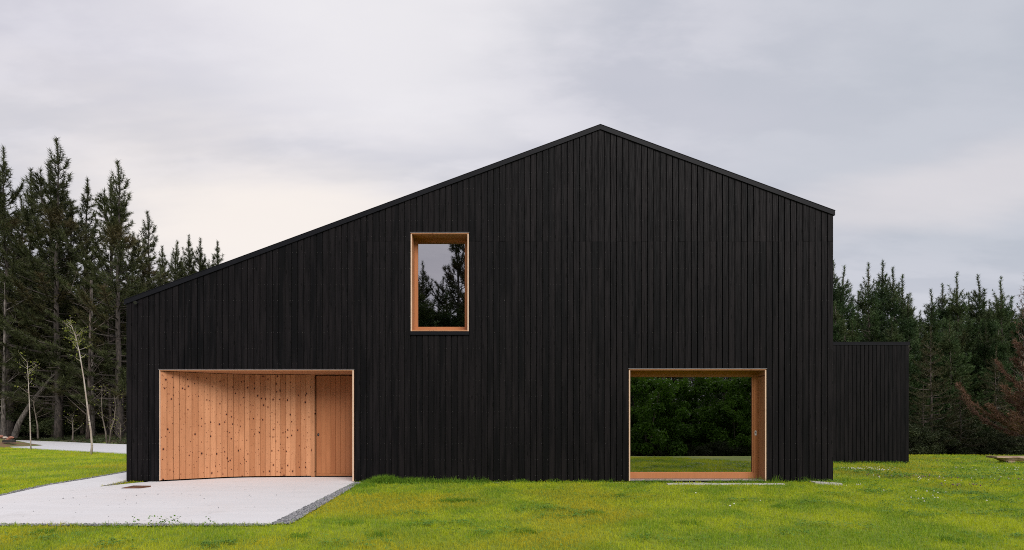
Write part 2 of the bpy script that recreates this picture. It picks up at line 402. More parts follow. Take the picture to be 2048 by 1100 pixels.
def facade_plank(xa, xb, z0, z1=None):
    w_ = (xb - xa) - GAP - rr.uniform(-.0015, .0015); xc = (xa + xb) / 2
    if z1 is None: zl, zr = roof_z(xc - w_ / 2) - ROOFT * .8, roof_z(xc + w_ / 2) - ROOFT * .8
    else: zl = zr = z1
    peak = None
    t = .029 + rr.uniform(-.0035, .0035)
    v, f = plank_mesh(w_, zl - z0, zr - z0, t)
    mk('plank', v, f, MB_black, house, loc=(xc, -.002, z0))
    z = .14
    while z < min(zl, zr) - .05:
        if z > z0 + .03:
            for s in (-1, 1):
                if rr.random() < .62:
                    r_ = rr.uniform(.0028, .0052); X = xc + s * w_ * .34 + rr.uniform(-.004, .004); Z = z + rr.uniform(-.006, .006); Y = -t - .004
                    nails.add([(X - r_, Y, Z), (X, Y, Z - r_), (X + r_, Y, Z), (X, Y, Z + r_), (X, Y - .002, Z)], [(0, 1, 4), (1, 2, 4), (2, 3, 4), (3, 0, 4)])
        z += .382
groups = [(254, 321, 6), (321, 708.6, 31), (708.6, 822, 9), (822, 937.8, 10), (937.8, 1257, 26), (1257, 1531, 22), (1531, 1665.3, 11)]
ZJ = fz(484)
W1 = dict(x0=fx(822), x1=fx(937.8), z0=fz(663), z1=fz(466.5))
W2 = dict(x0=fx(1257), x1=fx(1531), z0=fz(962), z1=fz(738))
PO = dict(x0=fx(321), x1=fx(708.6), z1=fz(739.5))
for gi, (a, b_, n) in enumerate(groups):
    for k in range(n):
        xa, xb = fx(a + (b_ - a) * k / n), fx(a + (b_ - a) * (k + 1) / n)
        base_z = .02
        if gi == 0: segs = [(base_z, None)]
        elif gi == 1: segs = [(PO['z1'] + .012, None)]
        elif gi == 2: segs = [(base_z, ZJ), (ZJ + .0014, None)]
        elif gi == 3: segs = [(base_z, W1['z0'] - .10), (W1['z1'] + .012, None)]
        elif gi == 4: segs = [(base_z, ZJ), (ZJ + .0014, None)]
        elif gi == 5: segs = [(W2['z1'] + .012, ZJ), (ZJ + .0014, None)]
        else: segs = [(base_z, ZJ), (ZJ + .0014, None)]
        for s in segs: facade_plank(xa, xb, *s)
nl = nails.build('nail', plain('dull nail heads', (.13, .12, .115), .5, .3), house); nl['kind'] = 'stuff'

# shell behind the boards
sh = MB()
def slice_(x0, x1, z0, z1=None, y0=.0, y1=.27):
    a0 = roof_z(x0) - ROOFT if z1 is None else z1; a1 = roof_z(x1) - ROOFT if z1 is None else z1
    sh.hexa([(x0, y0, z0), (x1, y0, z0), (x1, y1, z0), (x0, y1, z0), (x0, y0, a0), (x1, y0, a1), (x1, y1, a1), (x0, y1, a0)])
e = .03
slice_(XL + .01, PO['x0'], .04); slice_(PO['x0'], PO['x1'], PO['z1'] + .002); slice_(PO['x1'], W1['x0'], .04)
slice_(W1['x0'], W1['x1'], .04, W1['z0'] - .002); slice_(W1['x0'], W1['x1'], W1['z1'] + .002); slice_(W1['x1'], XP, .04); slice_(XP, W2['x0'], .04)
slice_(W2['x0'], W2['x1'], W2['z1'] + .002); slice_(W2['x1'], XR - .01, .04)
sh.hexa([(XL + .01, .272, .04), (XL + .2, .272, .04), (XL + .2, HD, .04), (XL + .01, HD, .04)] + [(XL + .01, .272, ZL - .12), (XL + .2, .272, ZL - .06), (XL + .2, HD, ZL - .06), (XL + .01, HD, ZL - .12)])
sh.hexa([(XR - .2, .272, .04), (XR - .01, .272, .04), (XR - .01, HD, .04), (XR - .2, HD, .04)] + [(XR - .2, .272, ZR - .06), (XR - .01, .272, ZR - .12), (XR - .01, HD, ZR - .12), (XR - .2, HD, ZR - .06)])
for xa, xb in ((XL + .01, XP), (XP, XR - .01)):
    sh.hexa([(xa, HD - .2, .04), (xb, HD - .2, .04), (xb, HD - .003, .04), (xa, HD - .003, .04)] + [(xa, HD - .2, roof_z(xa) - ROOFT), (xb, HD - .2, roof_z(xb) - ROOFT), (xb, HD - .003, roof_z(xb) - ROOFT), (xa, HD - .003, roof_z(xa) - ROOFT)])
sh.build('wall', M_back, house)
# interior floors and partitions seen dimly through the glass
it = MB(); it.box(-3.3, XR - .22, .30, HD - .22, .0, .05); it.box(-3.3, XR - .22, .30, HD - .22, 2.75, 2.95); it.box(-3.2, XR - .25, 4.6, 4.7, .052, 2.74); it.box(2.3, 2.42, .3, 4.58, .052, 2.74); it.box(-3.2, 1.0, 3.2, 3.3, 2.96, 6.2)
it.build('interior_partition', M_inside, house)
# boards on the side walls
sd_ = MB()
for sx, X in ((-1, XL), (1, XR)):
    k = 0; y = .02; zt = (ZL if sx < 0 else ZR) - .10
    while y < HD - .1:
        v = [(X + sx * 0, y, .02), (X + sx * .022, y, .02), (X + sx * .022, y + .134, .02), (X, y + .134, .02)]
        if sx < 0: v = [v[1], v[0], v[3], v[2]]
        sd_.hexa(v + [(p[0], p[1], zt) for p in v]); y += .148
q = sd_.build('side_cladding', MB_black, house); q['kind'] = 'stuff'
# roof
def rake(name, xa, xb, y0, y1, up, th, mat, par=house):
    za, zb = roof_z(xa) + up, roof_z(xb) + up
    b = MB().hexa([(xa, y0, za - th), (xb, y0, zb - th), (xb, y1, zb - th), (xa, y1, za - th), (xa, y0, za), (xb, y0, zb), (xb, y1, zb), (xa, y1, za)])
    return b.build(name, mat, par)
rf1 = rake('roof', XL - .018, XP, -.02, HD + .05, -.004, .10, M_metal); rf2 = rake('roof', XP, XR + .018, -.02, HD + .05, -.004, .10, M_metal)
rake('fascia', XL - .022, XP, -.055, -.021, .004, .108, M_metal, rf1); rake('fascia', XP, XR + .022, -.055, -.021, .004, .108, M_metal, rf2)
rake('fascia_cap', XL - .026, XP, -.062, -.020, .016, .011, M_metal, rf1); rake('fascia_cap', XP, XR + .026, -.062, -.020, .016, .011, M_metal, rf2)

# windows -------------------------------------------------------------
BT = .032
def window(W, fl_, fr_, ft_, fb_, extra_left=0):
    x0, x1, z0, z1 = W['x0'], W['x1'], W['z0'], W['z1']; D = .27
    f = MB(); ox0, ox1, oz0, oz1 = x0 + BT - extra_left, x1 - BT, z0 + BT, z1 - BT
    gx0, gx1, gz0, gz1 = x0 + BT + fl_, x1 - BT - fr_, z0 + BT + fb_, z1 - BT - ft_
    if fl_ > 0: f.box(ox0, gx0, D, D + .08, oz0, oz1)
    f.box(gx1, ox1, D, D + .08, oz0, oz1); f.box(gx0, gx1, D + .001, D + .079, gz1, oz1); f.box(gx0, gx1, D + .001, D + .079, oz0, gz0)
    s_ = MB(); k = .022                                                  # stepped glazing bead
    o = f.build('window', M_sash, house)
    if fl_ > 0: s_.box(gx0, gx0 + k, D + .018, D + .062, gz0, gz1)
    s_.box(gx1 - k, gx1, D + .018, D + .062, gz0, gz1); s_.box(gx0 + (k if fl_ else 0), gx1 - k, D + .019, D + .061, gz0, gz0 + k); s_.box(gx0 + (k if fl_ else 0), gx1 - k, D + .019, D + .061, gz1 - k, gz1)
    s_.build('glazing_bead', M_sash, o)
    MB().box(gx0 + (k if fl_ else -.02), gx1 - k, D + .040, D + .046, gz0 + k, gz1 - k).build('pane', M_glass, o)
    y0 = -.040
    for xa in (x0, x1 - BT):
        j_ = MB().box(xa, xa + BT, y0 + .006, D - .001, z0, z1 - BT).build('jamb', M_frame, o)
        MB().box(xa + .001, xa + BT - .001, y0, y0 + .0055, z0 + .001, z1 - BT).build('jamb_edge', M_edge, o)
    MB().box(x0, x1, y0 + .006, D - .002, z1 - BT + .001, z1).build('head_board', M_frame, o)
    MB().box(x0 - .012, x1 + .012, -.052, .0, z1 + .001, z1 + .009).build('drip_edge', M_zinc, o)
    return o
w1 = window(W1, .060, .072, .062, .110)
MB().box(W1['x0'] + BT + .001, W1['x1'] - BT - .001, -.050, .269, W1['z0'], W1['z0'] + BT - .002).build('sill', M_frame, w1)
MB().box(W1['x0'] - .004, W1['x1'] + .004, -.062, -.004, W1['z0'] - .088, W1['z0'] - .003).build('sill_apron', M_metal, w1)
tag(w1, label='tall upper window')
w2 = window(W2, 0, .125, .115, .130, 0)
MB().box(W2['x0'] + BT + .001, W2['x1'] - BT - .001, -.020, .269, W2['z0'] + .004, W2['z0'] + BT - .002).build('sill', M_zinc, w2)
MB().box(W2['x0'] + .02, W2['x1'] - .02, .02, .30, -.10, W2['z0'] + .002).build('sill_apron', M_metal, w2)
tag(w2, label='wide sliding window at lawn level')
hx = fx(1024) + (1511 - 1024) * .01227; hz = CAM_H - 26 * .01227
def rounded(mb, cx, cz, w_, h_, y0, y1, k=6):
    r_ = w_ / 2; pts = []
    for i in range(k + 1): a = math.pi * i / k; pts.append((cx + r_ * math.cos(a), cz + h_ / 2 - r_ + r_ * math.sin(a)))
    for i in range(k + 1): a = math.pi + math.pi * i / k; pts.append((cx + r_ * math.cos(a), cz - h_ / 2 + r_ + r_ * math.sin(a)))
    n = len(pts); v = [(x, y0, z) for x, z in pts] + [(x, y1, z) for x, z in pts]
    mb.add(v, [tuple(range(n)), tuple(range(2 * n - 1, n - 1, -1))] + [((i + 1) % n, i, n + i, n + (i + 1) % n) for i in range(n)]); return mb
hh = rounded(MB(), hx, hz, .046, .125, .262, .2695).build('handle', M_steel, w2)
rounded(MB(), hx, hz + .012, .016, .050, .2595, .2615).build('keyhole', M_dark, w2)

# porch ---------------------------------------------------------------
def bez(p0, p1, p2, t): return tuple((1 - t) ** 2 * a + 2 * t * (1 - t) * b + t * t * c for a, b, c in zip(p0, p1, p2))
XJ = PO['x1'] - .035
P0, P1, P2, P3, P4 = (PO['x0'] + .015, -.02), (-7.45, .56), (-7.02, .80), (-6.50, .835), (-5.20, .93)
path = [P0, P1] + [bez(P1, P2, P3, t / 12) for t in range(1, 13)] + [P4]
PV = [Vector(p) for p in path]; seglen = [(PV[i + 1] - PV[i]).length for i in range(len(PV) - 1)]; tot = sum(seglen)
def at_(s):
    for i, l in enumerate(seglen):
        if s <= l or i == len(seglen) - 1: return PV[i].lerp(PV[i + 1], s / l)
        s -= l
ztop = PO['z1'] - .03
bk = MB()
nb = 27; step = tot / nb
off = .028
for i in range(60):
    a, b2 = at_(tot * i / 60), at_(tot * (i + 1) / 60)
    bk.hexa([(a.x, a.y + off, .03), (b2.x, b2.y + off, .03), (b2.x, b2.y + off + .05, .03), (a.x, a.y + off + .05, .03), (a.x, a.y + off, ztop), (b2.x, b2.y + off, ztop), (b2.x, b2.y + off + .05, ztop), (a.x, a.y + off + .05, ztop)])
porch = bk.build('porch_wall', M_back, house); tag(porch, label='curved inner wall of the entrance recess')
v, f = plank_mesh(step - .005, ztop - .045, ztop - .045, .022, .004)
pm = bpy.data.meshes.new('plank'); pm.from_pydata(v, [], f); pm.materials.append(M_knotty); pm.update()
pn = MB()
for i in range(nb):
    a, b2 = at_(i * step), at_(min(tot, (i + 1) * step)); c_ = (a + b2) / 2; an = math.atan2(b2.y - a.y, b2.x - a.x)
    o_ = link(bpy.data.objects.new('plank', pm), porch); o_.location = (c_.x - math.sin(an) * .024 * 1, c_.y + math.cos(an) * .024, .035); o_.rotation_euler.z = an
    for z in np.arange(.16, ztop, .30):
        for s in (-.3, .3):
            X = c_.x + math.cos(an) * step * s + math.sin(an) * .0; Y = c_.y + math.sin(an) * step * s - .0; r_ = .0035
            cx_, cy_ = math.cos(an) * r_, math.sin(an) * r_
            X += math.sin(an) * .001; Y -= math.cos(an) * .001
            pn.add([(X - cx_, Y - cy_, z), (X, Y, z - r_), (X + cx_, Y + cy_, z), (X, Y, z + r_)], [(0, 1, 2, 3)])
q = pn.build('nail', plain('dark screw heads', (.10, .05, .03), .6), porch); q['kind'] = 'stuff'
# soffit
sp = [(PO['x0'] + .01, -.034)] + [(XJ, -.034), (XJ, 1.05), (-5.2, 1.05)] + [(p.x, p.y + .03) for p in PV[::-1]]
MB().prism(sp, ztop + .002, PO['z1'] - .001).build('ceiling', M_frame, porch)
MB().box(PO['x0'] - .015, PO['x1'] + .015, -.055, .0, PO['z1'] + .0, PO['z1'] + .011).build('drip_edge', M_zinc, porch)
MB().box(XJ, PO['x1'], -.034, 1.05, .012, PO['z1'] - .002).build('jamb', M_frame, porch)
MB().box(XJ + .001, PO['x1'] - .001, -.041, -.0345, .012, PO['z1'] - .004).build('jamb_edge', M_edge, porch)
MB().box(PO['x0'] + .0005, PO['x0'] + .014, -.041, -.005, .03, PO['z1'] - .004).build('jamb_edge', M_edge, porch)
MB().box(-5.19, XJ, 1.10, 1.16, .0, PO['z1']).build('back_panel', M_back, porch)
# door
dz1 = ztop - .012
DX0, DX1 = -5.075, XJ - .005
dr_ = MB().box(DX0, DX1, .985, 1.04, .022, dz1).build('door', M_back, house); tag(dr_, label='plain front door of smooth vertical boards')
nd = 10; dst = (DX1 - DX0) / nd
v, f = plank_mesh(dst - .004, dz1 - .10, dz1 - .10, .020, .003)
dm = bpy.data.meshes.new('plank'); dm.from_pydata(v, [], f); dm.materials.append(M_clear); dm.update()
for i in range(nd):
    o_ = link(bpy.data.objects.new('plank', dm), dr_); o_.location = (DX0 + (i + .5) * dst, .984, .085)
MB().box(DX0 + .002, DX1 - .002, .962, .984, .024, .082).build('bottom_rail', M_clear, dr_)
MB().box(-5.198, -5.105, .925, 1.04, .015, ztop).build('door_post', M_frame, dr_)
MB().box(-5.10, DX1, .93, 1.04, -.01, .012).build('threshold', M_dark, dr_)
lk = rounded(MB(), DX0 + .055, CAM_H - .38, .05, .075, .954, .963).build('lock', M_dark, dr_)
rounded(MB(), DX0 + .055, CAM_H - .375, .010, .018, .951, .9535).build('lock_cylinder', M_zinc, dr_)
# little wall lamp under the left eave
lp = MB(); c_ = Vector((fx(277.3), -.03, fz(606)))
lp.tube([c_, c_ + Vector((0, -.05, 0))], [.022, .022], 10); lp.tube([c_ + Vector((0, -.051, 0)), c_ + Vector((.0, -.085, -.02))], [.034, .040], 14)
lp.build('wall_light', plain('black lamp housing', (.02, .02, .022), .3), house)
# footing
ft = MB(); ft.box(-3.60, 7.0, -.03, .0, -.2, -.02); ft.box(3.6, 6.3, -.45, -.34, -.2, .004)
ft.box(-8.7, -3.76, -.0005, .0, -.2, -.1)
ft.build('footing', M_foot, house)
fb = MB().hexa([(7.02, -.42, -.15), (7.50, -.66, -.15), (7.62, -.44, -.15), (7.05, -.14, -.15), (7.02, -.42, .035), (7.50, -.66, .02), (7.62, -.44, .02), (7.05, -.14, .035)])
tag(fb.build('concrete_block', M_foot), label='pale broken concrete block at the foot of the house corner', cat='concrete block')

# annexe --------------------------------------------------------------
AD = 17.4; AY = AD - 12; AX1 = (1817 - 1024) * AD / 1000; AZ = CAM_H + (840 - 684) * AD / 1000
annex = empty('timber_annex', (10.7, AY, 0), label='low flat-roofed black boarded block behind the right end of the house', cat='annexe')
def ap(o): o.parent = annex; o.matrix_parent_inverse = Matrix.Translation((-10.7, -AY, 0)); return o
ap(MB().box(XR + .04, AX1 - .01, AY, AY + 5, -.1, AZ - .02).build('wall', M_back))
rfa = ap(MB().box(XR + .035, AX1 + .02, AY - .05, AY + 5.03, AZ - .035, AZ).build('roof', M_metal))
ap(MB().box(XR + .035, AX1 + .012, AY - .04, AY - .0, AZ - .11, AZ - .037).build('fascia', M_metal))
na = 43; ast = (AX1 - XR - .04) / na; hid = MB()
v, f = plank_mesh(ast - .014, AZ - .10 - (-.02), AZ - .10 + .02, .024, .004)
am = bpy.data.meshes.new('plank'); am.from_pydata(v, [], f); am.materials.append(MB_black); am.update()
for i in range(na):
    xc = XR + .04 + (i + .5) * ast
    if xc > 11.0:
        o_ = link(bpy.data.objects.new('plank', am), annex); o_.location = (xc - 10.7, -.002, -.02)
    else: hid.add([(x + xc, y + AY - .002, z - .02) for x, y, z in v], f)
y = AY + .02
while y < AY + 4.9: hid.box(AX1 - .009, AX1 + .012, y, y + .128, -.02, AZ - .10); y += .142
hc = ap(hid.build('side_cladding', MB_black)); hc['kind'] = 'stuff'

# ------------------------------------------------------------------ small things on the ground
pv = []; 
g1, g2 = gp(251, 977), gp(287, 974.6)
pl = MB().hexa([(-8.42, -1.22, .001), (-8.02, -1.22, .001), (-7.96, -.98, .001), (-8.34, -.98, .001), (-8.42, -1.22, .014), (-8.02, -1.22, .008), (-7.96, -.98, .030), (-8.34, -.98, .034)])
tag(pl.build('metal_plate', M_rust), label='small rusty metal plate lying on the forecourt by the house corner', cat='metal plate')

def hewn_bench():
    d = 17.2; x0 = (1994 - 1024) * d / 1000; z1 = CAM_H - (913 - 840) * d / 1000; Y = d - 12
    r = empty('log_bench', (x0 + 1.4, Y + .2, 0), label='low hewn log bench on the lawn at the right edge', cat='bench')
    n = 16; v = []; f = []
    for i in range(n + 1):
        t = i / n; X = -1.4 + 2.9 * t; end = min(1, i / 3.0 + .22)
        wob = .012 * math.sin(i * 2.1); top = z1 + wob * .5 - .02 * t; bot = top - .035 - .125 * end + .01 * math.sin(i * 1.7)
        y0, y1 = -.2 + wob, .2 - wob
        v += [(X, y0, top), (X, y0 - .01, top - .05), (X, y0 + .08, bot), (X, y1 - .08, bot), (X, y1 + .01, top - .05), (X, y1, top)]
    for i in range(n):
        for j in range(6): a = i * 6 + j; b_ = i * 6 + (j + 1) % 6; f.append((b_, a, a + 6, b_ + 6))
    f += [tuple(range(6)), tuple(n * 6 + j for j in range(5, -1, -1))]
    s = mk('seat', v, f, M_timber, r)
    for X in (-.85, .95):
        MB().box(X - .12, X + .12, -.16, .16, -.1, z1 - .155).build('support', M_timber, r)
hewn_bench()

def rock(x, y, z, s, mat, name, label, cat, group, seed):
    rg = random.Random(seed); bmv = []; f = []
    import bmesh
    bm = bmesh.new(); bmesh.ops.create_icosphere(bm, subdivisions=2, radius=1)
    for q in bm.verts:
        k = 1 + rg.uniform(-.16, .16); q.co = Vector((q.co.x * s * k * 1.3, q.co.y * s * k, q.co.z * s * k * .75))
    me = bpy.data.meshes.new(name); bm.to_mesh(me); bm.free(); me.materials.append(mat)
    o = link(bpy.data.objects.new(name, me)); o.location = (x, y, z); o.rotation_euler.z = rg.random() * 6
    tag(o, label, cat, group)
RK = [(2, 872, .20, M_rock, 'reddish stone nearest the left edge on the earth mound'), (10, 874, .14, M_rock2, 'pale stone between reddish ones on the earth mound'),
      (17, 877, .17, M_rock, 'reddish stone beside the black timber on the earth mound'), (22, 874, .16, M_rock, 'reddish stone farthest right behind the earth mound'), (13, 878.5, .09, M_rock2, 'smallest pale stone on top of the earth mound')]
for i, (x, y, s, m_, lb) in enumerate(RK):
    p = px(x, y, 28.3); rock(p.x, p.y, p.z - .03, s * .6, m_, 'rock', lb, 'rock', 'stones on the earth mound', i)
tp = px(19, 882, 27.4)
tag(MB().box(tp.x - .30, tp.x + .26, tp.y - .1, tp.y + .1, tp.z - .08, tp.z + .05).build('timber_baulk', plain('black tarred timber', (.02, .018, .016), .8, 0, .3, 9, .4)), label='short black timber baulk on the end of the earth mound', cat='timber')

# ------------------------------------------------------------------ vegetation generators
rs = np.random.RandomState(5)
def unit(a): return a / np.maximum(np.linalg.norm(a, axis=1, keepdims=True), 1e-6)
def needles(P, A, n, Ln, Wd, spread, rg):
    T = len(P); P = np.repeat(P, n, 0); A = np.repeat(A, n, 0); L_ = np.linalg.norm(A, axis=1, keepdims=True); a = A / np.maximum(L_, 1e-6)
    u = rg.rand(T * n, 1); q = rg.normal(size=(T * n, 3)); r = unit(q - a * (q * a).sum(1, keepdims=True))
    ph = spread * (.6 + .7 * rg.rand(T * n, 1)) * (1.1 - .5 * u)
    d = a * np.cos(ph) + r * np.sin(ph); b = P + A * u; l = Ln * (.7 + .6 * rg.rand(T * n, 1))
    s = np.cross(d, rg.normal(size=(T * n, 3))); s = unit(s) * Wd * .5
    V = np.stack([b - s, b + s, b + d * l], 1).reshape(-1, 3)
    return V, np.arange(len(V)).reshape(-1, 3)
def pine_mesh(seed, h=20, cb=.3, rmax=3.0, tufts=1.0, taper=.55, top_up=50, low_up=5, brown=None, wild=0, mat=None, tmat=None, lean=0, dead=0, nd=14, trunk_r=.011, nl=.17, nw=.024, tipup=.8, whorl=.55, weep=1.0):
    rg = np.random.RandomState(seed); ra = random.Random(seed)
    zs = np.linspace(0, h, 14); ox = np.cumsum(rg.normal(0, .05, 14)) * h / 20; oy = np.cumsum(rg.normal(0, .05, 14)) * h / 20; ox[0] = oy[0] = 0
    ox = ox + lean * (zs / h) * h
    cx = lambda z: np.array([np.interp(z, zs, ox), np.interp(z, zs, oy), z])
    t = MB(); t.tube([(ox[i], oy[i], zs[i] - (.3 if i == 0 else 0)) for i in range(14)], [max(.012, trunk_r * h * (1 - zs[i] / h) ** .85 * (1.25 if i == 0 else 1)) for i in range(14)], 8)
    P, A = [], []
    if wild:                                   # a second, shorter leader beside the first
        az_ = ra.random() * 6.3; zb = h * ra.uniform(.66, .76); zt_ = h * ra.uniform(.86, .94); b_ = cx(zb); pts = [b_ + np.array([math.cos(az_) * .9, math.sin(az_) * .9, 0]) * min(1, f * 2.2) + np.array([0, 0, (zt_ - zb) * f]) for f in np.linspace(0, 1, 8)]
        t.tube([tuple(p) for p in pts], [.07 * (1 - .8 * i / 7) for i in range(8)], 4, False)
        for i in range(7):
            for f in (0, .5):
                p = pts[i] * (1 - f) + pts[i + 1] * f; P.append(p); A.append(np.array([0, 0, .3]))
                for k in range(3):
                    if i < 6: ph = ra.random() * 6.3; l_ = (1 - i / 8) * ra.uniform(.3, .95); e2 = p + np.array([math.cos(ph) * l_, math.sin(ph) * l_, l_ * .9]); [(P.append(p * (1 - g) + e2 * g), A.append((e2 - p) / max(l_, .1) * .24)) for g in (.35, .65, 1)]
    z = cb * h
    while z < h - .9:
        q = (h - z) / h; env = rmax * min(1, (q / taper)) ** 1.05 * weep
        nbr = ra.choice([4, 5, 5, 6]) if q > .1 else 4
        if wild: nbr = ra.choice([2, 3, 3, 4]) if q < .38 else ra.choice([3, 4, 5])
        ph0 = ra.random() * 6.3
        wl = ra.uniform(.75, 1.15) if not wild else ra.uniform(.55, 1.35)
        for k in range(nbr):
            ph = ph0 + k * 6.283 / nbr + ra.uniform(-.35, .35); ln = env * wl * ra.uniform(.38, 1.32) + .25
            f_ = min(1, q / .75); el0 = R(top_up * (1 - f_) + low_up * f_ + ra.uniform(-10, 12))
            p = cx(z + ra.uniform(-.12, .12)); pts = [p.copy()]; ns = 5; el_ = el0
            for s in range(ns):
                el_ = el0 + R(28 * tipup * 2) * (s / ns) ** 1.6; ph += ra.uniform(-.1, .1)
                d = np.array([math.cos(ph) * math.cos(el_), math.sin(ph) * math.cos(el_), math.sin(el_)]); p = p + d * ln / ns; pts.append(p.copy())
            r0 = .010 + .012 * ln
            t.tube([tuple(x) for x in pts], [r0 * (1 - .8 * i / ns) for i in range(ns + 1)], 3, False)
            # end tufts
            nseg = max(2, int(ln / .3)); inner = .30 if q > .25 else .12
            for s in np.arange(inner, 1.0001, (.24 / max(ln, .3))):
                i = min(ns - 1, int(s * ns)); fr = s * ns - i; b0 = pts[i] * (1 - fr) + pts[i + 1] * fr; d = unit((pts[i + 1] - pts[i])[None])[0]
                P.append(b0); A.append(d * .28)
                if ra.random() > tufts * (1 if q > .16 else .35): continue
                side = np.cross(d, [0, 0, 1]); side /= max(1e-6, np.linalg.norm(side))
                for sg in (-1, 1):
                    tl = min(ln * .5, (.25 + .75 * (1 - s)) * ra.uniform(.5, 1.15) * (.9 if ln > 1 else .5))
                    td = d * .75 + side * sg * ra.uniform(.5, 1.0) + np.array([0, 0, ra.uniform(-.15, .5)]); td /= np.linalg.norm(td)
                    pp = b0.copy(); m = max(1, int(tl / .26))
                    for _ in range(m):
                        P.append(pp + td * .04); A.append(td * .27); pp = pp + td * .27; td = td + np.array([0, 0, .16 * tipup * 2]); td /= np.linalg.norm(td)
        z += (1.25 if wild and q < .4 else 1) * whorl * ra.uniform(.7, 1.25) * (.75 if q < .25 else 1)
    for z in np.arange(h - 2.2, h + .15, .13): P.append(cx(min(z, h)) + [0, 0, max(0, z - h)]); A.append(np.array([ra.uniform(-.05, .05), ra.uniform(-.05, .05), .2]))
    for k in range(dead):                       # dry bare branches under the crown
        z = ra.uniform(.07, max(.1, cb + .12)) * h; ph = ra.random() * 6.3; ln = ra.uniform(.6, 2.4); p = cx(z); pts = [p]
        e0 = ra.uniform(-.25, .45)
        for s in range(4):
            p = p + np.array([math.cos(ph), math.sin(ph), e0 + .1 * s]) * ln / 4; ph += ra.uniform(-.2, .2); pts.append(p)
        t.tube([tuple(x) for x in pts], [.022, .016, .011, .007, .004], 3, False)
        for s in (2, 3):
            q_ = pts[s]; dd = np.array([math.cos(ph + ra.choice([-.8, .8])), math.sin(ph + .7), ra.uniform(-.2, .4)]) * ln * .3
            t.tube([tuple(q_), tuple(q_ + dd)], [.008, .003], 3, False)
    V, F = needles(np.array(P), np.array(A), nd, nl, nw, 1.0, rg)
    cm = mesh_np('crown', V, F, mat)
    tm = bpy.data.meshes.new('trunk'); tm.from_pydata(t.v, [], t.f); tm.materials.append(tmat); tm.polygons.foreach_set('use_smooth', [True] * len(tm.polygons)); tm.update()
    return tm, cm, h, len(F)
def place(pm, x, y, H_, name, label, cat, group=None, rz=None, xy=1.0, cmat=None):
    tm, cm, h, _ = pm; s = H_ / h
    e_ = empty(name, (x, y, float(ground_z(x, y))), label=label, cat=cat, group=group)
    e_.rotation_euler.z = random.random() * 6.28 if rz is None else rz; e_.scale = (s * xy, s * xy, s)
    for nm, me in (('trunk', tm), ('crown', cm)): link(bpy.data.objects.new(nm, me), e_)
    return e_

TALL = [pine_mesh(11, 20, .17, 3.7, .48, .62, 58, 5, wild=1, mat=M_needle, tmat=M_trunkD, dead=34, nd=24, nw=.032, nl=.25),
        pine_mesh(12, 20, .12, 4.0, .48, .6, 56, 0, wild=1, mat=M_needle, tmat=M_trunkD, dead=30, nd=24, nw=.032, nl=.25),
        pine_mesh(13, 20, .20, 3.5, .48, .55, 60, 8, wild=1, mat=M_needle, tmat=M_trunkD, dead=30, nd=24, nw=.032, nl=.25)]
YOUNG = [pine_mesh(21, 11, .04, 2.2, .75, .8, 55, 5, mat=M_needleR, tmat=M_trunk, nd=24, whorl=.42, nl=.17, nw=.027),
         pine_mesh(22, 11, .03, 2.5, .7, .85, 50, 0, mat=M_needleR, tmat=M_trunk, nd=24, whorl=.42, nl=.17, nw=.027),
         pine_mesh(23, 11, .06, 2.0, .75, .7, 60, 8, mat=M_needleR, tmat=M_trunkP, nd=24, whorl=.42, nl=.17, nw=.027)]
OLIVE = pine_mesh(31, 9, .10, 2.3, .6, .8, 35, -5, mat=M_oliven, tmat=M_trunk, nd=12, whorl=.5, dead=10)
DEADP = pine_mesh(41, 6.5, .06, 3.0, 1.0, .9, 45, 12, mat=M_brown, tmat=M_twig, nd=34, whorl=.28, nl=.15, nw=.026, trunk_r=.012, tipup=1.0, dead=16)
SPARSE = pine_mesh(42, 9, .3, 1.1, .0, .6, 65, 40, mat=M_brown, tmat=M_twig, nd=3, whorl=.5, trunk_r=.008, dead=14)

# --- left forest: trees that can be told apart
LF = [(16, 308, 37, 0, 'tall pine with a bare pale lower trunk at the far left edge'), (-14, 322, 40, 2, 'pine cut by the left edge of the picture'),
      (68, 350, 41, 2, 'narrow pine rising between the two tallest left ones'), (117, 290, 36, 1, 'tallest pine of the left wood'),
      (98, 334, 38.5, 0, 'slim pine pressed against the left side of the tallest one'), (180, 365, 42, 2, 'slender pine just right of the tallest left one'),
      (239, 334, 35, 1, 'broad pine nearest the left eave of the house'), (221, 366, 38, 0, 'pine whose top peeps out left of the broad eave pine'),
      (298, 432, 40, 1, 'medium pine standing just over the left eave'), (150, 415, 39, 2, 'shorter dark pine under the slender left one'),
      (45, 400, 44, 1, 'shaded pine behind the two leftmost ones'), (270, 470, 45, 0, 'small pine top left of the medium eave pine'),
      (350, 487, 48, 1, 'leftmost of the distant pine tops above the low roof slope'), (375, 477, 50, 2, 'highest of the distant pine tops above the low roof slope'),
      (405, 483, 50, 0, 'third distant pine top above the low roof slope'), (435, 487, 52, 2, 'last distant pine top before the roof slope hides the wood'), (328, 500, 47, 2, 'low distant pine top right of the medium eave pine')]
for x, y, d, k, lb in LF:
    p = px(x, y, d); gz = float(ground_z(p.x, p.y)); place(TALL[k], p.x, p.y, p.z - gz, 'pine_tree', lb, 'pine tree', 'pines of the left wood', xy=1.08)
rp = random.Random(9)
for i in range(34):                              # the wood goes on behind
    d = rp.uniform(44, 64); x = rp.uniform(-160, 420); top = 510 + (x > 130) * 30 + rp.uniform(0, 90) if x < 280 else 520 + rp.uniform(0, 60)
    p = px(x, top, d); place(TALL[rp.randrange(3)], p.x, p.y, p.z - float(ground_z(p.x, p.y)), 'pine_tree', 'dark pine in the rows behind the front pines of the left wood', 'pine tree', 'pines filling the left wood', xy=1.2)
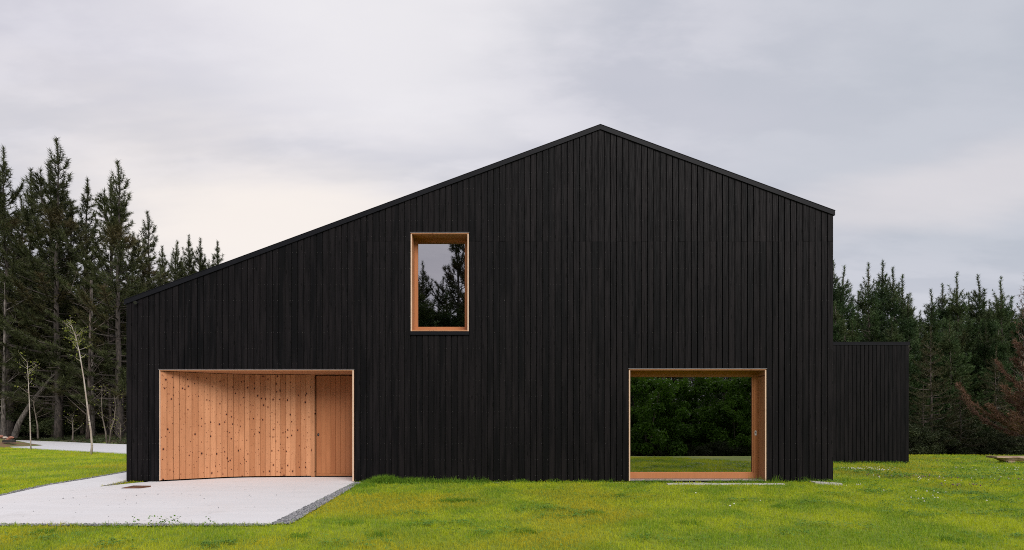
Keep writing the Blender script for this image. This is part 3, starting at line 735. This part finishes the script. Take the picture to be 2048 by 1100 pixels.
for i, (x, top, d) in enumerate([(40, 640, 41), (95, 600, 43), (150, 660, 40), (205, 620, 42), (250, 650, 41), (-10, 680, 42), (125, 690, 44), (230, 560, 44), (180, 560, 43), (15, 590, 38), (70, 560, 39.5), (125, 575, 40.5), (165, 590, 38.5), (210, 540, 41), (-5, 560, 41), (245, 580, 39), (100, 650, 38.5), (50, 700, 39), (190, 680, 39), (232, 690, 38)]):
    p = px(x, top, d); place(OLIVE, p.x, p.y, p.z - float(ground_z(p.x, p.y)), 'pine_tree', 'low olive brown pine under the tall ones of the left wood', 'pine tree', 'olive brown understorey pines', xy=1.3)
# --- right plantation
RF = [(1668, 533, 30, 2, 'pine half hidden by the right end of the house'), (1693, 543, 29, 0, 'pine standing just right of the house wall'), (1741, 537, 29, 1, 'left one of the pair of pines above the annexe'),
      (1766, 534, 30.5, 2, 'right one of the pair of pines above the annexe'), (1783, 546, 29, 0, 'pine crowding the right of the annexe pair'), (1803, 562, 28, 1, 'pine behind the right corner of the annexe'),
      (1818, 600, 27, 2, 'short pine at the right corner of the annexe'), (1858, 590, 28, 0, 'first of the pines right of the annexe'), (1886, 578, 30, 2, 'slim pine left of the tallest right-hand one'),
      (1918, 556, 29, 1, 'tallest pine between the annexe and the right edge'), (1951, 562, 29.5, 0, 'pine just right of the tallest right-hand one'), (2007, 564, 29, 1, 'lone pointed pine near the right edge'),
      (1980, 610, 27.5, 2, 'lower pine between the two pointed right-hand ones'), (2052, 600, 28, 0, 'pine cut by the right edge of the picture')]
for x, y, d, k, lb in RF:
    p = px(x, y, d); gz = float(ground_z(p.x, p.y)); place(YOUNG[k], p.x, p.y, p.z - gz, 'pine_tree', lb, 'pine tree', 'pines of the right plantation')
for i in range(40):
    d = rp.uniform(26, 42); x = rp.uniform(1640, 2240); top = rp.uniform(605, 690) if d < 34 else rp.uniform(590, 640)
    p = px(x, top, d); place(YOUNG[rp.randrange(3)], p.x, p.y, p.z - float(ground_z(p.x, p.y)), 'pine_tree', 'young pine packed among the others of the right plantation', 'pine tree', 'pines filling the right plantation', xy=1.15)
for x, top, d, lb in [(1862, 662, 25, 'thin brown-topped young pine just right of the annexe'), (1990, 700, 25.5, 'brownish young pine behind the dead rust brown one'), (1920, 760, 24, 'low young pine midway between the annexe and the dead pine'), (1845, 770, 24, 'low young pine close to the annexe corner')]:
    p = px(x, top, d); place(OLIVE if top > 650 else YOUNG[0], p.x, p.y, p.z - float(ground_z(p.x, p.y)), 'pine_tree', lb, 'pine tree', 'front pines of the right plantation')
p = px(2104, 640, 21); place(DEADP, p.x, p.y, p.z - float(ground_z(p.x, p.y)) + .3, 'dead_pine', 'dead rust brown pine at the right edge behind the log bench', 'dead tree', rz=2.0)
p = px(2040, 556, 26); place(SPARSE, p.x, p.y, p.z - float(ground_z(p.x, p.y)), 'dead_pine', 'tall nearly bare dry pine top at the right edge', 'dead tree')

# --- leafy bushes
def leaf_quads(C, size, rg, asp=.6):
    n = len(C); a = unit(rg.normal(size=(n, 3))); b = unit(np.cross(a, rg.normal(size=(n, 3)))); s = size * (.6 + .8 * rg.rand(n, 1))
    V = np.stack([C - a * s, C - b * s * asp, C + a * s, C + b * s * asp], 1).reshape(-1, 3); return V, np.arange(len(V)).reshape(-1, 4)
def bush_mesh(seed, h, r, nl, size, mat, stems=6, blobs=26):
    rg = np.random.RandomState(seed); t = MB(); cs = []
    for k in range(blobs):
        a = rg.rand() * 6.28; q = rg.rand() ** .6; z = h * (.12 + .85 * rg.rand()); rr_ = r * q * math.sqrt(max(.08, 1 - (max(0, z / h - .35) / .68) ** 2)); cs.append((math.cos(a) * rr_, math.sin(a) * rr_, z, rg.uniform(.16, .30) * r))
    for k in range(stems):
        c = cs[rg.randint(blobs)]; t.tube([(rg.normal() * .12, rg.normal() * .12, -.1), (c[0] * .4, c[1] * .4, c[2] * .5), c[:3]], [.03 * h / 3, .02 * h / 3, .008], 4, False)
    cs = np.array(cs); id_ = rg.randint(0, blobs, nl); d = unit(rg.normal(size=(nl, 3))) * (rg.rand(nl, 1) ** .45) * [1, 1, .8]
    C = cs[id_, :3] + d * cs[id_, 3:4]; C[:, 2] = np.maximum(C[:, 2], .03)
    V, F = leaf_quads(C, size, rg); cm = mesh_np('crown', V, F, mat)
    tm = bpy.data.meshes.new('trunk'); tm.from_pydata(t.v, [], t.f); tm.materials.append(M_twig); tm.update(); return tm, cm, h, nl
BUSH = [bush_mesh(51, 3, 1.9, 9000, .045, M_shrub), bush_mesh(52, 3, 2.1, 9000, .05, M_shrub, blobs=34)]
LEAFY = [bush_mesh(55, 6, 2.4, 14000, .085, M_broad, blobs=44), bush_mesh(56, 6, 2.7, 14000, .085, M_broad, blobs=50)]
for i in range(26):
    x = rp.uniform(-60, 262); d = rp.uniform(38.5, 44); p = px(x, 880, d); place(BUSH[i % 2], p.x, p.y, rp.uniform(1.6, 3.6), 'shrub', 'dark green shrub in the undergrowth of the left wood', 'shrub', 'undergrowth shrubs of the left wood', xy=1.3)
for i in range(26):
    x = rp.uniform(1660, 2160); d = rp.uniform(23.4, 26.5); p = px(x, 900, d); place(BUSH[i % 2], p.x, p.y, rp.uniform(1.2, 2.4), 'shrub', 'low green shrub along the foot of the right plantation', 'shrub', 'shrubs at the foot of the right plantation', xy=1.2)

# --- behind the camera, seen only as reflections in the glass
def vp(x, y, d): return ((x - 1024) / FPX * d, 24.54 - d - 12 + 0, CAM_H + (840 - y) / FPX * d)
for x, y, d, k, lb in [(848, 528, 44, 0, 'pine reflected left in the upper window'), (912, 420, 42, 1, 'tall pine reflected at the right of the upper window'), (935, 440, 45, 2, 'pine reflected at the right jamb of the upper window'), (885, 560, 46, 1, 'pine reflected low in the middle of the upper window'), (830, 560, 43, 2, 'pine reflected at the left jamb of the upper window')]:
    q = vp(x, y, d); place(TALL[k], q[0], q[1], q[2] - float(ground_z(q[0], q[1])), 'pine_tree', lb, 'pine tree', 'pines mirrored in the windows', xy=1.15)
for i in range(22):
    X = -30 + i * 3.0 + rp.uniform(-1, 1); Y = rp.uniform(-36, -30); place(TALL[rp.randrange(3)], X, Y, rp.uniform(9, 12.5), 'pine_tree', 'pine of the wood facing the house, seen mirrored in the glass', 'pine tree', 'pines of the wood facing the house', xy=1.6)
for i in range(30):
    X = -22 + i * 2.0 + rp.uniform(-.6, .6); Y = rp.uniform(-44, -38); place(YOUNG[rp.randrange(3)], X, Y, rp.uniform(12, 14), 'pine_tree', 'taller pine at the back of the wood facing the house', 'pine tree', 'back pines facing the house', xy=1.6)
for i in range(26):
    X = -16 + i * 1.7 + rp.uniform(-.6, .6); Y = rp.uniform(-29.5, -25.5); place(YOUNG[rp.randrange(3)], X, Y, rp.uniform(12.2, 13.6) if X < 2 else rp.uniform(7, 9), 'pine_tree', 'full skirted young pine facing the house, seen mirrored in the glass', 'pine tree', 'young pines facing the house', xy=1.5)
for i in range(34):
    X = -8 + i * 1.1; Y = rp.uniform(-20.4, -19.2); place(BUSH[i % 2], X, Y, rp.uniform(1.0, 2.0), 'shrub', 'low shrub along the edge of the wood facing the house', 'shrub', 'low shrubs facing the house', xy=1.6)
for i in range(9):
    X = -9.5 + i * 1.15; Y = rp.uniform(-28, -25); place(YOUNG[i % 3], X, Y, rp.uniform(11.6, 13.2), 'pine_tree', 'dense young pine mirrored in the lower half of the upper window', 'pine tree', 'young pines mirrored in the upper window', xy=2.1)
for i in range(30):
    X = -9 + i * 1.3 + rp.uniform(-.8, .8); Y = rp.uniform(-24, -20.5); place(LEAFY[i % 2], X, Y, rp.uniform(3.6, 6.6), 'leafy_bush', 'fresh green leafy bush mirrored in the wide window', 'bush', 'bushes facing the house')

# --- saplings and odd trunks on the left
def sapling(base, pts, r0, name, label, cat, mat, leaves=0, twigs=6, spread=.5, seed=1, lm=M_yleaf, start=.55):
    rg = np.random.RandomState(seed); B = Vector(base); P = [Vector(p) - B for p in pts]; n = len(P)
    e_ = empty(name, base, label=label, cat=cat); t = MB()
    t.tube([(P[0].x, P[0].y, P[0].z - .1)] + [tuple(p) for p in P[1:]], [r0 * (1 - .82 * i / (n - 1)) for i in range(n)], 7)
    ends = []
    for k in range(twigs):
        s = start + (1 - start) * rg.rand(); i = min(n - 2, int(s * (n - 1))); fr = s * (n - 1) - i; b0 = P[i].lerp(P[i + 1], fr)
        a = rg.rand() * 6.28; up = rg.uniform(.3, 1.1); d = Vector((math.cos(a), math.sin(a), up)).normalized() * spread * rg.uniform(.5, 1.2)
        m_ = b0 + d * .5 + Vector((0, 0, .03)); e2 = b0 + d + Vector((0, 0, .1)); t.tube([b0, m_, e2], [r0 * .22, r0 * .15, r0 * .06], 4, False); ends += [m_, e2, b0.lerp(e2, .7)]
        for _ in range(2):
            q = m_.lerp(e2, rg.rand()); dd = Vector(rg.normal(size=3)) * spread * .25; dd.z = abs(dd.z); t.tube([q, q + dd], [r0 * .1, r0 * .05], 3, False); ends.append(q + dd)
    mk('trunk', t.v, t.f, mat, e_, True)
    if leaves:
        c = np.array([tuple(ends[rg.randint(len(ends))]) for _ in range(leaves)]) + rg.normal(0, spread * .16, (leaves, 3))
        V, F = leaf_quads(c, .035, rg, .7); me = mesh_np('leaves', V, F, lm); link(bpy.data.objects.new('leaves', me), e_)
    return e_
def line(pts, d): return [tuple(px(x, y, d)) for x, y in pts]
d = 21.7; L1 = line([(182, 907), (184, 893), (182, 865), (175, 815), (168, 760), (159, 705), (150, 668), (141, 646)], d)
sapling(L1[0], L1, .046, 'young_birch', 'curved pale birch sapling with sparse yellow leaves on the left lawn', 'birch tree', M_birch, 260, 22, .40, 3, start=.66)
d = 25.0; L2 = line([(62, 899), (61, 880), (60, 840), (58, 790), (56, 750), (54, 722)], d)
sapling(L2[0], L2, .032, 'young_birch', 'straight thin birch sapling beside the earth mound', 'birch tree', M_birch, 90, 14, .5, 4, lm=M_yleaf, start=.6)
d = 34; L3 = line([(76, 874), (75, 850), (70, 825), (66, 800)], d); sapling(L3[0], L3, .06, 'bare_sapling', 'short bare sapling right of the leaning trunk', 'sapling', M_twig, 0, 8, .8, 5, start=.3)
for i, (pts, lb) in enumerate([([(214, 886), (211, 862), (205, 835), (203, 810), (204, 780)], 'bare forked sapling right of the curved birch'), ([(219, 885), (222, 860), (229, 838), (231, 812), (228, 790)], 'second bare sapling leaning away from the forked one'), ([(241, 888), (241, 865), (240, 845)], 'smallest bare sapling close to the house corner'), ([(145, 878), (146, 860), (144, 838)], 'tiny bare sapling in the shade left of the curved birch')]):
    q = line(pts, 31); sapling(q[0], q, .05, 'bare_sapling', lb, 'sapling', M_twig, 40, 9, .7, 8 + i, start=.25)
d = 36; q = line([(28, 872), (38, 846), (62, 805), (92, 768), (112, 742)], d)
sapling(q[0], q, .21, 'leaning_trunk', 'thick grey trunk leaning right at the edge of the left wood', 'tree trunk', M_trunkP, 0, 5, 1.3, 14, start=.3)
for i, (xb, xt, w_, d, lb) in enumerate([(6, 10, .26, 35, 'pale upright trunk at the far left edge'), (108, 112, .30, 37.5, 'dark upright trunk between the leaning trunk and the birch'), (176, 181, .24, 34.5, 'left of the two trunks behind the curved birch'), (186, 184, .24, 36, 'right of the two trunks behind the curved birch'), (222, 215, .2, 37, 'slim dark trunk left of the house corner')]):
    y0 = 873 + (3 if d < 36 else 0); q = line([(xb, y0), (xb + (xt - xb) * .3, 800), (xb + (xt - xb) * .7, 700), (xt, 560)], d)
    sapling(q[0], q, w_ * .62, 'bare_pine', lb, 'tree', M_trunkP if i in (0, 3) else M_trunk, 0, 22, 2.0, 20 + i, start=.15)

# ------------------------------------------------------------------ gravel
strip_r = [A[0], A[1], (-3.60, -.10), (-3.58, -.16), gp(582, 1046)]
def offset_poly(pts, w_):
    o = []
    for i, p in enumerate(pts):
        a = Vector(pts[max(0, i - 1)]); b_ = Vector(pts[min(len(pts) - 1, i + 1)]); t = (b_ - a).normalized(); n = Vector((-t.y, t.x)); o.append((p[0] + n.x * w_, p[1] + n.y * w_))
    return pts + o[::-1]
edge_l = left_edge[1:] + [(-11.6, 5.0)]
strip_l = offset_poly(edge_l, .16)
strip_f = [(-12, slab_front_y - .07), (A[0][0], slab_front_y - .09), (A[0][0], slab_front_y), (-12, slab_front_y)]
strip_i = [(-9.14, -.95), (-9.36, .1), (-9.62, 3.0), (-9.45, 3.0), (-9.24, .1), (-9.08, -.6)]
def stones(polys, n_each, s0, s1, rg):
    C = []
    for P, n in zip(polys, n_each):
        xs = [p[0] for p in P]; ys = [p[1] for p in P]; X = rg.uniform(min(xs), max(xs), n); Y = rg.uniform(min(ys), max(ys), n); k = in_poly(P, X, Y); C.append(np.stack([X[k], Y[k]], 1))
    C = np.concatenate(C); n = len(C); s = rg.uniform(s0, s1, (n, 1))
    oc = np.array([(1, 0, 0), (0, 1, 0), (-1, 0, 0), (0, -1, 0), (0, 0, 1), (0, 0, -1)], float)
    F0 = np.array([(0, 1, 4), (1, 2, 4), (2, 3, 4), (3, 0, 4), (1, 0, 5), (2, 1, 5), (3, 2, 5), (0, 3, 5)])
    V = oc[None] * s[:, :, None] * rg.uniform(.6, 1.3, (n, 6, 1)); th = rg.rand(n) * 6.28; c, q = np.cos(th)[:, None], np.sin(th)[:, None]
    V = np.stack([V[..., 0] * c - V[..., 1] * q, V[..., 0] * q + V[..., 1] * c, V[..., 2] * .7], 2); V[..., 0] += C[:, :1]; V[..., 1] += C[:, 1:]; V[..., 2] += rg.uniform(-.012, .006, (n, 1))
    F = F0[None] + (np.arange(n) * 6)[:, None, None]; return V.reshape(-1, 3), F.reshape(-1, 3)
V, F = stones([strip_r, strip_l, strip_f, strip_i], [16000, 26000, 7000, 4000], .008, .021, rs)
tag(link(bpy.data.objects.new('gravel', mesh_np('gravel', V, F, M_stone))), 'blue grey gravel margin along the concrete forecourt', 'gravel', kind='stuff')
V, F = stones([[(-9, -4.7), (-4.3, -4.7), (-4.3, -2), (-9, -2)]], [46], .006, .014, rs); V[:, 2] += .008
tag(link(bpy.data.objects.new('pebbles', mesh_np('pebbles', V, F, M_stone))), 'loose dark pebbles scattered on the concrete forecourt', 'pebbles', kind='stuff')

# ------------------------------------------------------------------ lawn
strip_bare = [(3.5, -.50), (6.4, -.50), (6.4, -.32), (3.5, -.32)]
def lawn_ok(X, Y):
    k = ~in_poly(poly, X, Y); k &= ~((X > XL - .02) & (X < XR + .02) & (Y > -.03) & (Y < HD))
    k &= ~((X > XR) & (X < AX1 + .03) & (Y > AY - .03) & (Y < AY + 5.1))
    k &= ~in_poly(strip_r, X, Y); k &= ~in_poly(strip_l, X, Y)
    k &= ~((X < -7) & (road_s(X, Y) > -.15))
    k &= ~(in_poly(strip_bare, X, Y) & (np.sin(X * 9.1) + np.sin(X * 4.3) > -.6))
    return k
def blades(X, Y, h, wd, rg, lean=.5, z0=-.005):
    n = len(X); Z = ground_z(X, Y) + z0; a = rg.rand(n) * 6.28; d = np.stack([np.cos(a), np.sin(a), 0 * a], 1); a2 = rg.rand(n) * 6.28
    s = np.stack([np.cos(a2), np.sin(a2), 0 * a], 1) * (wd / 2)[:, None]; B = np.stack([X, Y, Z], 1); ln = (lean * rg.rand(n))[:, None]
    m = B + d * (h * .28)[:, None] * ln + np.array([0, 0, 1]) * (h * .58)[:, None]; t = B + d * h[:, None] * ln * 1.1 + np.array([0, 0, 1]) * (h * (1 - .25 * ln[:, 0]))[:, None]
    V = np.stack([B - s, B + s, m + s * .8, m - s * .8, t], 1).reshape(-1, 3); k = (np.arange(n) * 5)[:, None]
    F = np.concatenate([k + np.array([[0, 1, 2]]), k + np.array([[0, 2, 3]]), k + np.array([[3, 2, 4]])]); return V, F
def scatter_depth(d0, d1, dens, xr, rg):
    out = []
    for da in np.arange(d0, d1, .5):
        d = da + .25; x0, x1 = xr(d); n = int(dens(d) * (x1 - x0) * .5)
        if n <= 0: continue
        out.append(np.stack([rg.uniform(x0, x1, n), rg.uniform(da, da + .5, n) - 12], 1))
    return np.concatenate(out)
P_ = scatter_depth(4.6, 12.2, lambda d: 2900 * (6 / max(d, 6)) ** 1.35, lambda d: (-1.06 * d - 1.2, 1.06 * d + 1.2), rs)
P2_ = scatter_depth(12.2, 22.2, lambda d: 640 * (12 / d) ** 1.4, lambda d: (7.2, 1.06 * d + 1.5), rs)
P3_ = scatter_depth(12.2, 29, lambda d: 640 * (12 / d) ** 1.4, lambda d: (-1.06 * d - 1.5, -9.2), rs)
P_ = np.concatenate([P_, P2_, P3_]); k = lawn_ok(P_[:, 0], P_[:, 1]); P_ = P_[k]
dep = P_[:, 1] + 12; patch = .5 + .5 * np.sin(P_[:, 0] * 1.3 + 2 * np.sin(P_[:, 1] * .9)) * np.sin(P_[:, 1] * 1.9 + P_[:, 0] * .4)
tus = sum(np.sin(P_[:, 0] * a_ + P_[:, 1] * b_ + c_) for a_, b_, c_ in [(41, 17, 0), (-23, 52, 1), (11, -61, 2), (67, 29, 4), (-35, -13, 5), (9, 23, 3), (-14, 8, 1.5)]) / 3.4
h_ = (.030 + .028 * rs.rand(len(P_)) + .012 * patch) * np.clip(1 + .55 * tus, .35, 1.9) * np.clip(.9 + dep * .012, 1, 1.3); wd = .0045 * (np.maximum(dep, 6) / 6) ** .85 * rs.uniform(.7, 1.3, len(P_))
V, F = blades(P_[:, 0], P_[:, 1], h_, wd, rs, .9)
print('lawn tris', len(F))
tag(link(bpy.data.objects.new('lawn_grass', mesh_np('lawn_grass', V, F, M_grass))), 'short yellow green lawn grass in front of and around the house', 'grass', kind='stuff')
# taller darker grass: along the wall, the clump by the porch, scattered tufts
Xs, Ys, Hs = [], [], []
def tuft(cx_, cy_, rx, ry, n, h0, h1):
    X = cx_ + rs.normal(0, rx, n); Y = cy_ + rs.normal(0, ry, n); Xs.append(X); Ys.append(np.where((X > XL) & (X < XR), np.minimum(Y, -.045), Y)); Hs.append(rs.uniform(h0, h1, n) * np.exp(-((X - cx_) / (rx * 2.2)) ** 2))
tuft(-3.0, -.14, .26, .09, 2600, .10, .27); tuft(-2.35, -.12, .35, .08, 1500, .06, .20); tuft(-3.3, -.75, .22, .14, 900, .05, .12); tuft(-1.3, -.11, .8, .06, 1300, .05, .14)
for i in range(46): tuft(rs.uniform(-3, 7.6), -.11, .16, .04, 90, .04, rs.choice([.08, .12, .16, .25]))
for i in range(16): tuft(rs.uniform(8, 13.5), AY - .12, .3, .06, 70, .06, .14)
for i in range(34): tuft(rs.uniform(-8, -3.4), slab_front_y - .09, .05, .03, 16, .03, rs.uniform(.06, .13))
for i in range(14):
    t = rs.rand(); tuft(A[0][0] * (1 - t) + A[1][0] * t + .03, A[0][1] * (1 - t) + A[1][1] * t, .03, .05, 14, .02, .08)
q = gp(905, 1000); tuft(q[0], q[1], .20, .10, 700, .05, .09); tuft(q[0] + .35, q[1] + .05, .12, .08, 300, .05, .09)
for x, y in [(1050, 1062), (1190, 1024), (760, 1068), (1240, 990), (700, 1045), (1380, 1045), (1900, 1078), (600, 1072), (90, 1062), (1560, 1012)]:
    q = gp(x, y); tuft(q[0], q[1], .12, .08, 260, .04, .09)
for i in range(60): tuft(rs.uniform(8, 20), rs.uniform(-4, 8), .2, .12, 60, .05, .13)
tuft(-8.95, -.15, .12, .15, 500, .03, .06)
X, Y, H_ = map(np.concatenate, (Xs, Ys, Hs)); kk = (~in_poly(poly, X, Y)); X, Y, H_ = X[kk], Y[kk], H_[kk]
V, F = blades(X, Y, np.maximum(H_, .02), rs.uniform(.004, .008, len(X)), rs, 1.1)
tag(link(bpy.data.objects.new('tall_grass', mesh_np('tall_grass', V, F, M_tall))), 'longer dark green grass along the house wall and in tufts', 'grass', kind='stuff')
# clover
C = []
cl = [(1100, 1018, .35, .08), (1060, 1016, .2, .05), (1180, 1027, .3, .1), (1130, 1035, .25, .05), (900, 1050, .5, .1), (980, 1066, .4, .08), (850, 1046, .3, .06), (1480, 1000, .25, .06), (1240, 995, .3, .08), (1540, 1060, .5, .1), (1620, 1005, .3, .08),
      (820, 1030, .3, .06), (1330, 1080, .4, .08), (730, 1085, .4, .08), (100, 1075, .3, .06), (220, 1085, .25, .05), (450, 1088, .4, .05), (1980, 1028, .8, .12), (1790, 1010, .6, .2), (1900, 985, .7, .2), (1730, 945, .8, .3), (1850, 955, 1.2, .3), (1960, 950, 1, .3), (1750, 985, .5, .2), (2020, 1070, .5, .12), (1880, 1030, .5, .1), (1660, 1050, .4, .1), (1950, 1000, .8, .2)]
for x, y, rx, ry in cl:
    q = gp(x, y); n = int(430 * rx); sub = rs.normal(0, 1, (9, 2)); w_ = rs.randint(0, 9, n); C.append(np.stack([q[0] + (sub[w_, 0] + rs.normal(0, .22, n)) * rx * .8, q[1] + (sub[w_, 1] + rs.normal(0, .3, n)) * ry * 1.5], 1))
n = 5200; d_ = rs.uniform(5.2, 12, n); C.append(np.stack([rs.uniform(-1.05, 1.1, n) * d_, d_ - 12], 1)); n = 5000; C.append(np.stack([rs.uniform(8, 21, n), rs.uniform(-3, 8.6, n)], 1))
C = np.concatenate(C); C = C[lawn_ok(C[:, 0], C[:, 1])]; dd = C[:, 1] + 12
Cz = ground_z(C[:, 0], C[:, 1]) + rs.uniform(.035, .062, len(C)) * np.clip(dd / 9, 1, 1.4); C3 = np.stack([C[:, 0], C[:, 1], Cz], 1); n = len(C3)
a = rs.rand(n, 3) * .9 + np.arange(3)[None] * 2.094; tl = rs.normal(0, .35, (n, 3, 2)); r_ = (rs.uniform(.007, .013, n) * np.clip(dd / 7.5, 1, 1.8))[:, None, None]
dirs = np.stack([np.cos(a), np.sin(a), tl[..., 0]], 2); sd2 = np.stack([-np.sin(a), np.cos(a), tl[..., 1]], 2)
B = C3[:, None, :]; V = np.stack([B + dirs * 0, B + dirs * r_ - sd2 * r_ * .6, B + dirs * r_ * 1.7, B + dirs * r_ + sd2 * r_ * .6], 2).reshape(-1, 3)
tag(link(bpy.data.objects.new('clover', mesh_np('clover', V, np.arange(len(V)).reshape(-1, 4), M_clover))), 'patches of clover and small weeds in the lawn', 'clover', kind='stuff')
def heads(name, mat, spots, label, s0, s1):
    C = []
    for x, y, rx, ry, n in spots:
        q = gp(x, y); C.append(np.stack([q[0] + rs.normal(0, rx, n), q[1] + rs.normal(0, ry, n)], 1))
    C = np.concatenate(C); C = C[lawn_ok(C[:, 0], C[:, 1])]; n = len(C); s = rs.uniform(s0, s1, (n, 1))
    oc = np.array([(1, 0, 0), (0, 1, 0), (-1, 0, 0), (0, -1, 0), (0, 0, 1), (0, 0, -1)], float); F0 = np.array([(0, 1, 4), (1, 2, 4), (2, 3, 4), (3, 0, 4), (1, 0, 5), (2, 1, 5), (3, 2, 5), (0, 3, 5)])
    V = oc[None] * s[:, :, None] * rs.uniform(.8, 1.2, (n, 6, 1)); V[..., 0] += C[:, :1]; V[..., 1] += C[:, 1:]; V[..., 2] += (ground_z(C[:, 0], C[:, 1]) + rs.uniform(.07, .11, n))[:, None]
    F = F0[None] + (np.arange(n) * 6)[:, None, None]
    tag(link(bpy.data.objects.new(name, mesh_np(name, V.reshape(-1, 3), F.reshape(-1, 3), mat))), label, 'flowers', kind='stuff')
heads('white_clover_flowers', M_white, [(1720, 941, .55, .22, 55), (1750, 943, .3, .15, 20), (1830, 960, .8, .3, 14), (2000, 940, .9, .3, 26), (1840, 1002, .5, .2, 8), (1860, 990, .4, .1, 7), (1990, 965, .8, .3, 10), (1700, 975, .3, .1, 6), (1500, 1005, 2.5, .6, 6)], 'white clover flowers speckling the lawn right of the house', .011, .019)
heads('purple_clover_flowers', M_purple, [(1860, 958, .35, .2, 26), (1910, 975, .3, .12, 14), (1930, 927, .7, .3, 22), (2000, 965, .5, .2, 9), (1770, 955, .4, .2, 6)], 'purple clover flowers in the lawn right of the house', .012, .020)
# weeds at the front edge of the forecourt
wv = []
for x in (325, 330, 341, 350, 356, 300, 318, 268, 420):
    q = gp(x, 1050); n = 9; 
    for i in range(n): wv.append((q[0] + rs.normal(0, .03), q[1] + rs.normal(0, .02), rs.uniform(.03, .13)))
V, F = leaf_quads(np.array(wv), .014, rs, .7)
tag(link(bpy.data.objects.new('weeds', mesh_np('weeds', V, F, M_clover))), 'small leafy weeds at the front edge of the forecourt', 'weeds', kind='stuff')
# ferns and weeds on the bank beyond the road
n = 26000; t = rs.uniform(-6, 40, n); s = 4.55 + np.abs(rs.normal(0, 2.2, n)); X = -17 - .894 * t + .447 * s; Y = 10 + .447 * t + .894 * s; Z = ground_z(X, Y) + rs.rand(n) * .22
k = np.sin(X * 1.3) + np.sin(Y * 2.1 + X) > -.5
V, F = leaf_quads(np.stack([X, Y, Z], 1)[k], .05, rs, .5)
tag(link(bpy.data.objects.new('bank_undergrowth', mesh_np('bank_undergrowth', V, F, M_shrub))), 'low ferns and weeds on the bank beyond the lane', 'undergrowth', kind='stuff')
